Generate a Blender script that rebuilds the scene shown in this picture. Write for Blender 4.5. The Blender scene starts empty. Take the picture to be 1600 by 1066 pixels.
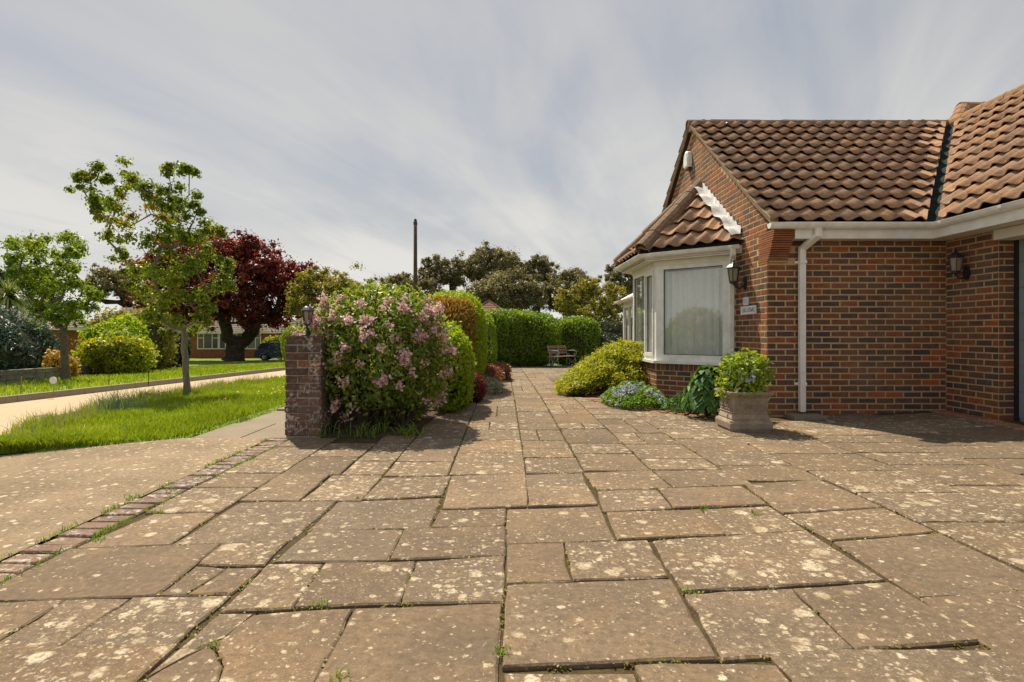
import bpy, bmesh, math, random
import numpy as np
from mathutils import Vector, Matrix

scene = bpy.context.scene
COL = scene.collection
R = math.radians

# ------------------------------------------------------------------ camera
CAMH = 1.03
FPX = 900.0                                   # focal length in pixels of a 1600 px wide picture
cam = bpy.data.objects.new('camera', bpy.data.cameras.new('camera'))
COL.objects.link(cam)
cam.location = (0, 0, CAMH)
cam.rotation_euler = (R(90), 0, 0)
cam.data.sensor_width = 36
cam.data.lens = 36 * FPX / 1600
cam.data.shift_x = 12 / 1600
cam.data.shift_y = -13 / 1600
cam.data.clip_start = 0.05
cam.data.clip_end = 2000
scene.camera = cam

# ------------------------------------------------------------------ sun, sky, exposure
SUN_EL = 55.0
SUN_AZ = -30.0                                # degrees from +Y, negative towards -X
sd = Vector((math.sin(R(SUN_AZ)) * math.cos(R(SUN_EL)), math.cos(R(SUN_AZ)) * math.cos(R(SUN_EL)), math.sin(R(SUN_EL))))
sun = bpy.data.objects.new('sun', bpy.data.lights.new('sun', 'SUN'))
COL.objects.link(sun)
sun.rotation_euler = (-sd).to_track_quat('-Z', 'Y').to_euler()
sun.location = (0, 0, 30)
sun.data.energy = 5.0
sun.data.angle = R(0.6)
sun.data.color = (1.0, 0.885, 0.69)

world = bpy.data.worlds.new('World')
scene.world = world
world.use_nodes = True
scene.view_settings.view_transform = 'Standard'
scene.view_settings.look = 'None'
scene.view_settings.gamma = 1
scene.view_settings.exposure = 0.45


# ------------------------------------------------------------------ node helper
class NT:
    def __init__(self, tree):
        self.t = tree
        tree.nodes.clear()

    def n(self, typ, ins=None, **props):
        nd = self.t.nodes.new(typ)
        for k, v in props.items():
            setattr(nd, k, v)
        for k, v in (ins or {}).items():
            s = nd.inputs[k]
            if isinstance(v, bpy.types.NodeSocket):
                self.t.links.new(v, s)
            elif isinstance(v, bpy.types.Node):
                self.t.links.new(v.outputs[0], s)
            else:
                if isinstance(v, tuple) and len(v) == 3 and s.type == 'RGBA':
                    v = v + (1,)
                s.default_value = v
        return nd

    def m(self, op, a, b=0.0, c=None, clamp=False):
        ins = {0: a, 1: b}
        if c is not None:
            ins[2] = c
        nd = self.n('ShaderNodeMath', ins, operation=op)
        nd.use_clamp = clamp
        return nd.outputs[0]

    def mix(self, f, a, b, blend='MIX'):
        nd = self.n('ShaderNodeMix', {0: f, 6: a, 7: b}, data_type='RGBA', blend_type=blend)
        return nd.outputs[2]

    def ramp(self, f, stops, interp='LINEAR'):
        nd = self.n('ShaderNodeValToRGB', {0: f})
        cr = nd.color_ramp
        cr.interpolation = interp
        while len(cr.elements) < len(stops):
            cr.elements.new(0.5)
        for e, (p, c) in zip(cr.elements, stops):
            e.position = p
            e.color = (c, c, c, 1) if isinstance(c, (int, float)) else (*c, 1)
        return nd.outputs[0]

    def noise(self, vec, scale, detail=3, rough=0.55, dist=0.0, out=0):
        ins = {'Scale': scale, 'Detail': detail, 'Roughness': rough, 'Distortion': dist}
        if vec is not None:
            ins['Vector'] = vec
        return self.n('ShaderNodeTexNoise', ins).outputs[out]

    def vor(self, vec, scale, out='Distance', feature='F1', rnd=1.0):
        ins = {'Scale': scale, 'Randomness': rnd}
        if vec is not None:
            ins['Vector'] = vec
        return self.n('ShaderNodeTexVoronoi', ins, feature=feature).outputs[out]

    def mapping(self, vec, scale=(1, 1, 1), rot=(0, 0, 0), loc=(0, 0, 0)):
        return self.n('ShaderNodeMapping', {'Vector': vec, 'Scale': scale, 'Rotation': rot, 'Location': loc}).outputs[0]

    def pos(self):
        return self.n('ShaderNodeNewGeometry').outputs['Position']

    def rnd(self):
        """a random number per object and per mesh island"""
        a = self.n('ShaderNodeObjectInfo').outputs['Random']
        b = self.n('ShaderNodeNewGeometry').outputs['Random Per Island']
        return self.m('FRACT', self.m('ADD', a, b))

    def bump(self, h, strength, dist=0.01):
        return self.n('ShaderNodeBump', {'Height': h, 'Strength': strength, 'Distance': dist}).outputs[0]


def new_mat(name):
    mt = bpy.data.materials.new(name)
    mt.use_nodes = True
    return mt, NT(mt.node_tree)


def finish(t, color, rough=0.8, normal=None, spec=0.3, metal=0.0, translucent=None):
    ins = {'Base Color': color, 'Roughness': rough, 'Specular IOR Level': spec, 'Metallic': metal}
    if normal is not None:
        ins['Normal'] = normal
    p = t.n('ShaderNodeBsdfPrincipled', ins)
    out = p.outputs[0]
    if translucent is not None:
        tcol, fac = translucent
        tr = t.n('ShaderNodeBsdfTranslucent', {'Color': tcol})
        out = t.n('ShaderNodeMixShader', {0: fac, 1: out, 2: tr.outputs[0]}).outputs[0]
    t.n('ShaderNodeOutputMaterial', {'Surface': out})


M = {}


def plain(name, col, rough=0.5, spec=0.4, metal=0.0, var=0.12, scale=14.0, bump=0.0):
    mt, t = new_mat(name)
    nz = t.noise(t.pos(), scale, 4)
    dark = tuple(c * (1 - var) for c in col)
    lite = tuple(min(1, c * (1 + var)) for c in col)
    c = t.mix(t.ramp(nz, [(0.3, 0.0), (0.7, 1.0)]), dark, lite)
    nrm = t.bump(nz, bump, 0.01) if bump else None
    finish(t, c, rough, nrm, spec, metal)
    M[name] = mt
    return mt


# ------------------------------------------------------------------ sky
def build_sky():
    t = NT(world.node_tree)
    sky = t.n('ShaderNodeTexSky', sky_type='NISHITA')
    sky.sun_disc = False
    sky.sun_elevation = R(SUN_EL)
    sky.sun_rotation = R(SUN_AZ)
    sky.air_density = 1.3
    sky.dust_density = 2.2
    sky.ozone_density = 1.5
    d = t.n('ShaderNodeTexCoord').outputs['Generated']
    sp = t.n('ShaderNodeSeparateXYZ', {0: d})
    z = t.m('MAXIMUM', sp.outputs[2], 0.0)
    k = t.m('DIVIDE', 1.0, t.m('ADD', z, 0.18))
    flat = t.n('ShaderNodeCombineXYZ', {0: t.m('MULTIPLY', sp.outputs[0], k), 1: t.m('MULTIPLY', sp.outputs[1], k), 2: 0.0}).outputs[0]
    r1 = t.mapping(flat, (1, 1, 1), (0, 0, R(-74)))
    p1 = t.mapping(r1, (0.55, 1.25, 1), (0, 0, 0), (2.4, 0.7, 0))
    big = t.noise(p1, 1.15, 7, 0.55, 0.5)
    r2 = t.mapping(flat, (1, 1, 1), (0, 0, R(-66)))
    p2 = t.mapping(r2, (0.55, 3.6, 1), (0, 0, 0), (0.3, 1.9, 0))
    fine = t.noise(p2, 1.0, 7, 0.6, 0.9)
    c = t.m('ADD', t.m('MULTIPLY', big, 0.74), t.m('MULTIPLY', fine, 0.26))
    mask = t.ramp(c, [(0.37, 0.0), (0.62, 1.0)])
    hz = t.ramp(z, [(0.0, 1.0), (0.42, 0.0)])
    veil = t.m('ADD', t.m('MULTIPLY', mask, 0.8), t.m('MULTIPLY', hz, 0.62), clamp=True)
    grey = t.mix(0.80, sky.outputs[0], (2.55, 2.70, 3.05))
    cl = t.mix(hz, (4.5, 4.45, 4.35), (6.1, 5.98, 5.6))
    colr = t.mix(veil, grey, cl)
    bg = t.n('ShaderNodeBackground', {'Color': colr, 'Strength': 0.10})
    t.n('ShaderNodeOutputWorld', {'Surface': bg.outputs[0]})


build_sky()


# ------------------------------------------------------------------ mesh helpers
def tag(o, label=None, cat=None, group=None, kind=None):
    if label: o['label'] = label
    if cat: o['category'] = cat
    if group: o['group'] = group
    if kind: o['kind'] = kind
    return o


def link(name, me, mat=None, parent=None):
    """an object whose mesh is in world coordinates; parents sit at their own location, unrotated"""
    o = bpy.data.objects.new(name, me)
    COL.objects.link(o)
    if mat is not None and me is not None and not me.materials:
        me.materials.append(M[mat] if isinstance(mat, str) else mat)
    if parent is not None:
        o.parent = parent
        if parent.type == 'EMPTY' and not parent.get('_local'):
            o.matrix_parent_inverse = Matrix.Translation(-parent.location)
    return o


def thing(name, loc, label, cat, group=None):
    o = bpy.data.objects.new(name, None)
    COL.objects.link(o)
    o.empty_display_size = 0.1
    o.location = loc
    return tag(o, label, cat, group)


def copy_tree(src, loc, rotz=0.0, label=None, parent=None):
    c = src.copy()
    COL.objects.link(c)
    if parent is None:
        c.location = loc
        c.rotation_euler = (0, 0, rotz)
        if label: c['label'] = label
    else:
        c.parent = parent
    for ch in list(src.children):
        copy_tree(ch, None, 0, None, c)
    return c


def np_mesh(name, V, F, attr=None, smooth=False):
    """V (n,3), F (m,k) with k 3 or 4; attr = per-face float"""
    me = bpy.data.meshes.new(name)
    V = np.asarray(V, np.float32); F = np.asarray(F, np.int32)
    n, k = F.shape
    me.vertices.add(len(V)); me.vertices.foreach_set('co', V.ravel())
    me.loops.add(n * k); me.loops.foreach_set('vertex_index', F.ravel())
    me.polygons.add(n)
    me.polygons.foreach_set('loop_start', np.arange(0, n * k, k, dtype=np.int32))
    me.polygons.foreach_set('loop_total', np.full(n, k, np.int32))
    if smooth:
        me.polygons.foreach_set('use_smooth', np.ones(n, bool))
    if attr is not None:
        a = me.attributes.new('r', 'FLOAT', 'FACE')
        a.data.foreach_set('value', np.asarray(attr, np.float32))
    me.update(calc_edges=True)
    return me


class MB:
    """collects simple shapes into one mesh"""
    def __init__(self):
        self.v = []; self.f = []

    def add(self, vs, fs, mtx=None):
        o = len(self.v)
        if mtx is not None:
            vs = [mtx @ Vector(p) for p in vs]
        self.v.extend([tuple(p) for p in vs])
        self.f.extend([tuple(i + o for i in f) for f in fs])
        return self

    def box(self, a, b, mtx=None):
        x0, y0, z0 = a; x1, y1, z1 = b
        if x0 > x1: x0, x1 = x1, x0
        if y0 > y1: y0, y1 = y1, y0
        if z0 > z1: z0, z1 = z1, z0
        vs = [(x0, y0, z0), (x1, y0, z0), (x1, y1, z0), (x0, y1, z0), (x0, y0, z1), (x1, y0, z1), (x1, y1, z1), (x0, y1, z1)]
        fs = [(0, 3, 2, 1), (4, 5, 6, 7), (0, 1, 5, 4), (1, 2, 6, 5), (2, 3, 7, 6), (3, 0, 4, 7)]
        return self.add(vs, fs, mtx)

    def tube(self, pts, rad, n=8, cap=True):
        pts = [Vector(p) for p in pts]
        if not hasattr(rad, '__len__'): rad = [rad] * len(pts)
        o = len(self.v)
        prev = None
        for i, p in enumerate(pts):
            a = pts[max(0, i - 1)]; b = pts[min(len(pts) - 1, i + 1)]
            d = (b - a).normalized()
            if prev is None:
                ref = Vector((0, 0, 1)) if abs(d.z) < 0.9 else Vector((1, 0, 0))
                s = d.cross(ref).normalized()
            else:
                s = (prev - d * prev.dot(d)).normalized()
            prev = s
            w = d.cross(s)
            for k in range(n):
                an = 2 * math.pi * k / n
                self.v.append(tuple(p + (s * math.cos(an) + w * math.sin(an)) * rad[i]))
        for i in range(len(pts) - 1):
            for k in range(n):
                k2 = (k + 1) % n
                self.f.append((o + i * n + k, o + i * n + k2, o + (i + 1) * n + k2, o + (i + 1) * n + k))
        if cap:
            self.f.append(tuple(o + k for k in range(n))[::-1])
            self.f.append(tuple(o + (len(pts) - 1) * n + k for k in range(n)))
        return self

    def lathe(self, prof, n=12, mtx=None, a0=0.0):
        """prof: list of (r, z)"""
        vs = []; fs = []
        for r, z in prof:
            for k in range(n):
                an = a0 + 2 * math.pi * k / n
                vs.append((r * math.cos(an), r * math.sin(an), z))
        for i in range(len(prof) - 1):
            for k in range(n):
                k2 = (k + 1) % n
                fs.append((i * n + k, i * n + k2, (i + 1) * n + k2, (i + 1) * n + k))
        fs.append(tuple(range(n))[::-1]); fs.append(tuple((len(prof) - 1) * n + k for k in range(n)))
        return self.add(vs, fs, mtx)

    def prism(self, poly, h0, h1, mtx=None):
        """polygon in xy, extruded along z"""
        n = len(poly)
        vs = [(x, y, h0) for x, y in poly] + [(x, y, h1) for x, y in poly]
        fs = [tuple(range(n))[::-1], tuple(range(n, 2 * n))] + [(i, (i + 1) % n, n + (i + 1) % n, n + i) for i in range(n)]
        return self.add(vs, fs, mtx)

    def sweep(self, path, prof, closed=True):
        """profile (side, up) swept along a horizontal path with mitred corners; side = right of travel"""
        P = [Vector(p) for p in path]
        k = len(prof); o = len(self.v)
        for i, p in enumerate(P):
            ds = []
            if i > 0: ds.append((P[i] - P[i - 1]).normalized())
            if i < len(P) - 1: ds.append((P[i + 1] - P[i]).normalized())
            rs = [Vector((d.y, -d.x, 0)).normalized() for d in ds]
            m = sum(rs, Vector()).normalized()
            m = m / max(0.3, m.dot(rs[0]))
            for s, u in prof:
                self.v.append(tuple(p + m * s + Vector((0, 0, u))))
        for i in range(len(P) - 1):
            for j in range(k if closed else k - 1):
                j2 = (j + 1) % k
                self.f.append((o + i * k + j, o + (i + 1) * k + j, o + (i + 1) * k + j2, o + i * k + j2))
        if closed:
            self.f.append(tuple(o + j for j in range(k)))
            self.f.append(tuple(o + (len(P) - 1) * k + j for j in range(k))[::-1])
        return self

    def mesh(self, name, smooth=False):
        me = bpy.data.meshes.new(name)
        me.from_pydata(self.v, [], self.f)
        if smooth:
            me.polygons.foreach_set('use_smooth', [True] * len(me.polygons))
        me.update()
        return me

    def build(self, name, mat, parent=None, smooth=False):
        return link(name, self.mesh(name, smooth), mat, parent)


def basis(u, v, n, o):
    m = Matrix.Identity(4)
    for i in range(3):
        m[i][0] = u[i]; m[i][1] = v[i]; m[i][2] = n[i]; m[i][3] = o[i]
    return m


def sstep(a, b, x):
    t = np.clip((np.asarray(x, float) - a) / (b - a), 0, 1)
    return t * t * (3 - 2 * t)


def gz(x, y):
    """height of the ground"""
    x = np.asarray(x, float); y = np.asarray(y, float)
    z = -0.02 * np.clip(y - 9, 0, 46) - 0.035 * np.clip(-x - 3.2, 0, 15)
    z = z + 0.075 * sstep(3.6, 5.6, x) * sstep(4.6, 6.6, y)
    return z


def gzf(x, y):
    return float(gz(x, y))


def px(x, y, z=0.0):
    """ground point under a pixel of the photograph, on level z"""
    Y = FPX * (CAMH - z) / (y - 520.0)
    return ((x - 788.0) / FPX * Y, Y)


def at(x, y, Y):
    """world point seen at pixel x, y at depth Y"""
    return Vector(((x - 788.0) / FPX * Y, Y, CAMH + (520.0 - y) / FPX * Y))

# ------------------------------------------------------------------ materials
def mat_slab():
    mt, t = new_mat('paving_stone')
    p = t.pos()
    r = t.rnd()
    off = t.n('ShaderNodeVectorMath', {0: p, 1: t.n('ShaderNodeCombineXYZ', {0: t.m('MULTIPLY', r, 37.0), 1: t.m('MULTIPLY', r, 19.0), 2: 0.0}).outputs[0]}, operation='ADD').outputs[0]
    base = t.ramp(r, [(0.0, (0.135, 0.095, 0.058)), (0.18, (0.25, 0.172, 0.102)), (0.36, (0.165, 0.124, 0.086)), (0.54, (0.27, 0.168, 0.084)), (0.72, (0.19, 0.145, 0.102)), (0.88, (0.31, 0.208, 0.125)), (1.0, (0.215, 0.150, 0.092))])
    wear = t.noise(p, 0.75, 4, 0.6)
    base = t.mix(t.ramp(wear, [(0.36, 0.4), (0.52, 0.0)]), base, (0.115, 0.085, 0.056))
    base = t.mix(t.ramp(wear, [(0.52, 0.0), (0.70, 0.45)]), base, (0.33, 0.235, 0.135))
    n1 = t.noise(off, 2.2, 5, 0.6)
    c = t.mix(t.ramp(n1, [(0.35, 0.0), (0.68, 0.75)]), base, (0.12, 0.09, 0.063))
    n2 = t.noise(off, 5.0, 4, 0.6)
    c = t.mix(t.ramp(n2, [(0.52, 0.0), (0.75, 0.5)]), c, (0.29, 0.185, 0.095))
    grain = t.noise(off, 190, 3, 0.7)
    c = t.mix(t.ramp(grain, [(0.3, 0.45), (0.6, 0.0)]), c, (0.10, 0.075, 0.055))
    mid = t.noise(off, 30, 6, 0.75)
    c = t.mix(t.ramp(mid, [(0.34, 0.65), (0.52, 0.0)]), c, (0.085, 0.062, 0.042))
    c = t.mix(t.ramp(mid, [(0.54, 0.0), (0.72, 0.5)]), c, (0.30, 0.225, 0.15))
    # lichen: round pale rosettes of three sizes, thinner on some stones
    warp = t.n('ShaderNodeVectorMath', {0: off, 1: t.n('ShaderNodeVectorMath', {0: t.noise(off, 26, 4, 0.65, 0, 1), 'Scale': 0.055}, operation='SCALE').outputs[0]}, operation='ADD').outputs[0]
    cover = t.ramp(t.m('FRACT', t.m('MULTIPLY', r, 7.31)), [(0.0, 0.0), (0.15, 0.35), (0.5, 0.75), (1.0, 1.0)])
    patch = t.noise(off, 1.7, 3)
    masks = []
    for sc, lo, keep in ((8.0, 0.22, 0.35), (18.0, 0.27, 0.29), (44.0, 0.30, 0.25)):
        vd = t.n('ShaderNodeTexVoronoi', {'Vector': warp, 'Scale': sc}, feature='F1')
        size = t.n('ShaderNodeSeparateColor', {0: vd.outputs['Color']}).outputs[0]
        thr = t.m('ADD', t.m('ADD', t.m('MULTIPLY', size, 0.75), t.m('MULTIPLY', cover, 0.26)), t.m('MULTIPLY', patch, 0.34))
        rad = t.m('MULTIPLY', t.m('SUBTRACT', thr, keep + 0.22), 0.75)
        mk = t.m('MULTIPLY', t.m('SUBTRACT', rad, vd.outputs['Distance']), 10.0, clamp=True)
        masks.append(mk)
    mk = t.m('MAXIMUM', t.m('MAXIMUM', masks[0], masks[1]), t.m('MULTIPLY', masks[2], 0.85))
    fines = t.m('MULTIPLY', t.ramp(t.noise(off, 95, 4, 0.75), [(0.56, 0.0), (0.64, 1.0)]), t.ramp(t.m('ADD', t.m('MULTIPLY', cover, 0.5), t.m('MULTIPLY', t.noise(off, 3.0, 4), 0.8)), [(0.45, 0.0), (0.85, 0.75)]))
    mk = t.m('MAXIMUM', mk, fines)
    brk = t.ramp(t.noise(off, 70, 4, 0.7), [(0.34, 0.15), (0.55, 1.0)])
    mk = t.m('MULTIPLY', mk, brk)
    lich = t.mix(t.ramp(t.noise(off, 9, 3), [(0.35, 0.0), (0.65, 1.0)]), (0.37, 0.295, 0.19), (0.66, 0.57, 0.42))
    c = t.mix(t.m('MULTIPLY', mk, 0.85), c, lich)
    h = t.m('ADD', t.m('MULTIPLY', t.noise(off, 60, 5, 0.7), 0.6), t.m('ADD', t.m('MULTIPLY', t.noise(off, 9, 4, 0.6), 1.5), t.m('MULTIPLY', mk, 0.15)))
    finish(t, c, 0.88, t.bump(h, 0.5, 0.012), 0.25)
    M['slab'] = mt


def mat_brick(name, stops, mottle=0.5, lichen=0.0):
    mt, t = new_mat(name)
    p = t.pos(); r = t.rnd()
    c = t.ramp(r, stops, 'CONSTANT')
    off = t.n('ShaderNodeVectorMath', {0: p, 1: t.n('ShaderNodeCombineXYZ', {0: t.m('MULTIPLY', r, 31.0), 1: 0.0, 2: t.m('MULTIPLY', r, 17.0)}).outputs[0]}, operation='ADD').outputs[0]
    n1 = t.noise(off, 14, 4, 0.65)
    c = t.mix(t.ramp(n1, [(0.42, 0.0), (0.7, mottle)]), c, (0.045, 0.032, 0.034))
    n3 = t.noise(off, 11, 3, 0.6, 0.4)
    c = t.mix(t.ramp(n3, [(0.58, 0.0), (0.74, mottle * 0.8)]), c, (0.27, 0.115, 0.06))
    n2 = t.noise(off, 90, 3, 0.7)
    c = t.mix(t.ramp(n2, [(0.35, 0.4), (0.6, 0.0)]), c, (0.06, 0.04, 0.035))
    nb_ = t.noise(p, 1.1, 4, 0.6)
    c = t.mix(t.ramp(nb_, [(0.5, 0.0), (0.72, 0.35)]), c, (0.26, 0.19, 0.14))
    c = t.mix(t.ramp(nb_, [(0.28, 0.4), (0.45, 0.0)]), c, (0.05, 0.036, 0.03))
    if lichen:
        l1 = t.noise(p, 30, 5, 0.75)
        l2 = t.noise(p, 4.0, 3, 0.6)
        lm = t.m('MULTIPLY', t.ramp(l1, [(0.5, 0.0), (0.6, 1.0)]), t.ramp(l2, [(0.42, 0.1), (0.6, lichen)]))
        c = t.mix(lm, c, (0.52, 0.49, 0.44))
    finish(t, c, 0.85, t.bump(t.m('ADD', n2, t.m('MULTIPLY', n1, 2.0)), 0.5, 0.006), 0.25)
    M[name] = mt


def scol0(spots):
    return tuple(q * 0.8 for q in spots[0])


def mat_speckle(name, a, b, sc=60, rough=0.9, bump=0.35, c3=None, sc3=5.0, f3=0.6, spots=None):
    mt, t = new_mat(name)
    p = t.pos()
    n1 = t.noise(p, sc, 5, 0.7)
    c = t.mix(t.ramp(n1, [(0.32, 0.0), (0.68, 1.0)]), a, b)
    if c3 is not None:
        c = t.mix(t.ramp(t.noise(p, sc3, 5, 0.6), [(0.42, 0.0), (0.66, f3)]), c, c3)
    if spots is not None:
        c = t.mix(t.ramp(t.noise(p, 0.8, 5, 0.65, 0.6), [(0.30, 0.55), (0.47, 0.0)]), c, tuple(q * 0.9 for q in a))
        c = t.mix(t.ramp(t.noise(p, 110, 3, 0.7), [(0.58, 0.0), (0.68, 0.6)]), c, scol0(spots))
        scol, ssc, keep = spots
        warp = t.n('ShaderNodeVectorMath', {0: p, 1: t.n('ShaderNodeVectorMath', {0: t.noise(p, 30, 4, 0.65, 0, 1), 'Scale': 0.06}, operation='SCALE').outputs[0]}, operation='ADD').outputs[0]
        vd = t.n('ShaderNodeTexVoronoi', {'Vector': warp, 'Scale': ssc}, feature='F1')
        size = t.n('ShaderNodeSeparateColor', {0: vd.outputs['Color']}).outputs[0]
        thr = t.m('ADD', size, t.m('MULTIPLY', t.noise(p, 0.9, 3), 0.7))
        mk = t.m('MULTIPLY', t.m('SUBTRACT', t.m('MULTIPLY', t.m('SUBTRACT', thr, keep), 0.6), vd.outputs['Distance']), 14.0, clamp=True)
        c = t.mix(t.m('MULTIPLY', mk, 0.85), c, scol)
    finish(t, c, rough, t.bump(n1, bump, 0.01), 0.2)
    M[name] = mt


def mat_tile(name, stops, moss=0.5):
    mt, t = new_mat(name)
    p = t.pos(); r = t.rnd()
    c = t.ramp(r, stops)
    n0 = t.noise(p, 2.2, 4, 0.6)
    c = t.mix(t.ramp(n0, [(0.4, 0.0), (0.7, 0.3)]), c, (0.22, 0.145, 0.10))
    n1 = t.noise(p, 26, 5, 0.7)
    c = t.mix(t.ramp(n1, [(0.48, 0.0), (0.68, moss)]), c, (0.42, 0.34, 0.20))
    n2 = t.noise(p, 9, 4, 0.65, 0.5)
    c = t.mix(t.ramp(n2, [(0.52, 0.0), (0.68, 0.65)]), c, (0.14, 0.10, 0.075))
    n3 = t.noise(p, 55, 4, 0.7)
    c = t.mix(t.ramp(n3, [(0.62, 0.0), (0.70, 0.7)]), c, (0.08, 0.06, 0.045))
    finish(t, c, 0.9, t.bump(t.m('ADD', n1, n3), 0.5, 0.008), 0.2)
    M[name] = mt


def mat_leaf(name, stops, trans=0.45, tint=(1.25, 1.2, 0.55), rough=0.45, spec=0.3):
    """stops over the per-leaf random value r"""
    mt, t = new_mat(name)
    a = t.n('ShaderNodeAttribute', attribute_name='r').outputs['Fac']
    c = t.ramp(a, stops)
    tc = t.mix(1.0, c, tuple(tint), 'MULTIPLY')
    finish(t, c, rough, None, spec, 0, (tc, trans))
    M[name] = mt


def mat_glass():
    mt, t = new_mat('window_glass')
    fc = t.n('ShaderNodeLayerWeight', {'Blend': 0.5}).outputs['Facing']
    nz = t.bump(t.noise(t.pos(), 1.3, 2), 0.03, 0.05)
    fac = t.m('ADD', t.m('MULTIPLY', t.m('POWER', fc, 4.0), 0.8), 0.085, clamp=True)
    g = t.n('ShaderNodeBsdfGlossy', {'Color': (0.95, 0.97, 1.0), 'Roughness': 0.01, 'Normal': nz})
    tr = t.n('ShaderNodeBsdfTransparent', {'Color': (0.93, 0.95, 0.94)})
    o = t.n('ShaderNodeMixShader', {0: fac, 1: tr.outputs[0], 2: g.outputs[0]})
    t.n('ShaderNodeOutputMaterial', {'Surface': o.outputs[0]})
    M['glass'] = mt


def mat_bark(name, a, b, sc=8):
    mt, t = new_mat(name)
    p = t.mapping(t.pos(), (sc, sc, sc * 0.25))
    n1 = t.noise(p, 3.0, 5, 0.7)
    n2 = t.noise(t.pos(), 6, 3)
    c = t.mix(t.ramp(n1, [(0.3, 0.0), (0.7, 1.0)]), a, b)
    c = t.mix(t.ramp(n2, [(0.5, 0.0), (0.7, 0.4)]), c, (0.16, 0.17, 0.11))
    finish(t, c, 0.9, t.bump(n1, 0.6, 0.02), 0.15)
    M[name] = mt


mat_slab()
mat_brick('brick', [(0.0, (0.165, 0.085, 0.064)), (0.14, (0.25, 0.095, 0.052)), (0.28, (0.105, 0.078, 0.074)), (0.40, (0.28, 0.105, 0.052)),
                    (0.52, (0.155, 0.085, 0.066)), (0.64, (0.088, 0.066, 0.064)), (0.74, (0.21, 0.10, 0.064)), (0.85, (0.33, 0.105, 0.046)), (0.95, (0.46, 0.11, 0.042))], 0.5)
mat_brick('sunlit_gable_brick', [(0.0, (0.18, 0.085, 0.055)), (0.14, (0.27, 0.10, 0.048)), (0.28, (0.11, 0.08, 0.070)), (0.38, (0.31, 0.115, 0.050)),  # same brick with oranger stops; sunlight on the gable put into the colour
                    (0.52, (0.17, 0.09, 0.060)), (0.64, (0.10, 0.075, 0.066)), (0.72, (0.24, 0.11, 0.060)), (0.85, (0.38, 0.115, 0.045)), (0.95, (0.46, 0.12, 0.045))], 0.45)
mat_brick('old_brick', [(0.0, (0.10, 0.058, 0.042)), (0.25, (0.14, 0.068, 0.045)), (0.5, (0.088, 0.058, 0.044)), (0.75, (0.12, 0.062, 0.042)), (0.94, (0.27, 0.10, 0.045))], 0.6, 0.85)
mat_brick('paver_brick', [(0.0, (0.20, 0.125, 0.085)), (0.3, (0.23, 0.148, 0.098)), (0.6, (0.18, 0.118, 0.082)), (0.8, (0.24, 0.15, 0.095))], 0.25, 0.9)
mat_brick('orange_paver', [(0.0, (0.40, 0.17, 0.075)), (0.5, (0.35, 0.16, 0.085)), (0.8, (0.42, 0.21, 0.11))], 0.2, 0.4)
mat_brick('creasing_tile', [(0.0, (0.36, 0.13, 0.055)), (0.4, (0.42, 0.16, 0.065)), (0.7, (0.33, 0.12, 0.055))], 0.2)
mat_speckle('mortar', (0.42, 0.285, 0.14), (0.54, 0.38, 0.195), 45, 0.95, 0.4)
mat_speckle('old_mortar', (0.20, 0.16, 0.12), (0.40, 0.35, 0.29), 30, 0.95, 0.4)
mat_speckle('soil', (0.035, 0.025, 0.014), (0.10, 0.068, 0.034), 70, 0.95, 0.8, (0.115, 0.095, 0.028), 9.0, 0.7)
mat_speckle('bed_soil', (0.05, 0.034, 0.024), (0.10, 0.065, 0.042), 30, 0.95, 0.8)
mat_speckle('drive_concrete', (0.125, 0.092, 0.058), (0.31, 0.232, 0.148), 42, 0.92, 0.8, (0.36, 0.27, 0.17), 1.1, 0.7, ((0.54, 0.47, 0.36), 21.0, 0.62))
mat_speckle('path_concrete', (0.20, 0.165, 0.125), (0.27, 0.225, 0.17), 60, 0.92, 0.4, (0.30, 0.25, 0.18), 2.0, 0.5)
mat_speckle('road_surface', (0.40, 0.305, 0.195), (0.52, 0.41, 0.27), 50, 0.92, 0.4, (0.46, 0.37, 0.26), 1.0, 0.5)
mat_speckle('kerb_stone', (0.20, 0.17, 0.125), (0.30, 0.26, 0.20), 30, 0.9, 0.4)
mat_speckle('grass_ground', (0.10, 0.17, 0.016), (0.18, 0.27, 0.026), 18, 0.95, 0.5, (0.21, 0.28, 0.036), 0.6, 0.7)
mat_speckle('far_grass', (0.055, 0.10, 0.016), (0.10, 0.16, 0.025), 6, 0.95, 0.5, (0.09, 0.12, 0.03), 0.2, 0.6)
mat_speckle('stone_wall', (0.13, 0.115, 0.095), (0.28, 0.25, 0.21), 22, 0.9, 0.6, (0.08, 0.07, 0.06), 5.0, 0.6)
mat_speckle('planter_stone', (0.20, 0.155, 0.12), (0.33, 0.265, 0.205), 45, 0.92, 0.6, (0.40, 0.335, 0.24), 9.0, 0.6)
mat_speckle('lead', (0.42, 0.43, 0.44), (0.66, 0.67, 0.68), 12, 0.6, 0.3, (0.75, 0.75, 0.74), 6.0, 0.7)
mat_speckle('verge_mortar', (0.24, 0.18, 0.11), (0.36, 0.27, 0.165), 40, 0.95, 0.5, (0.14, 0.11, 0.075), 7.0, 0.6)
mat_speckle('felt', (0.02, 0.018, 0.016), (0.04, 0.033, 0.028), 20)
mat_tile('roof_tile', [(0.0, (0.25, 0.145, 0.095)), (0.3, (0.40, 0.225, 0.135)), (0.6, (0.31, 0.195, 0.135)), (0.8, (0.46, 0.26, 0.145)), (1.0, (0.34, 0.185, 0.11))])
mat_tile('ridge_tile', [(0.0, (0.14, 0.095, 0.07)), (0.5, (0.20, 0.125, 0.085)), (1.0, (0.24, 0.14, 0.085))], 0.5)
mat_tile('ridge_orange', [(0.0, (0.22, 0.12, 0.06)), (0.5, (0.30, 0.14, 0.06)), (1.0, (0.26, 0.15, 0.08))], 0.5)
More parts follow.
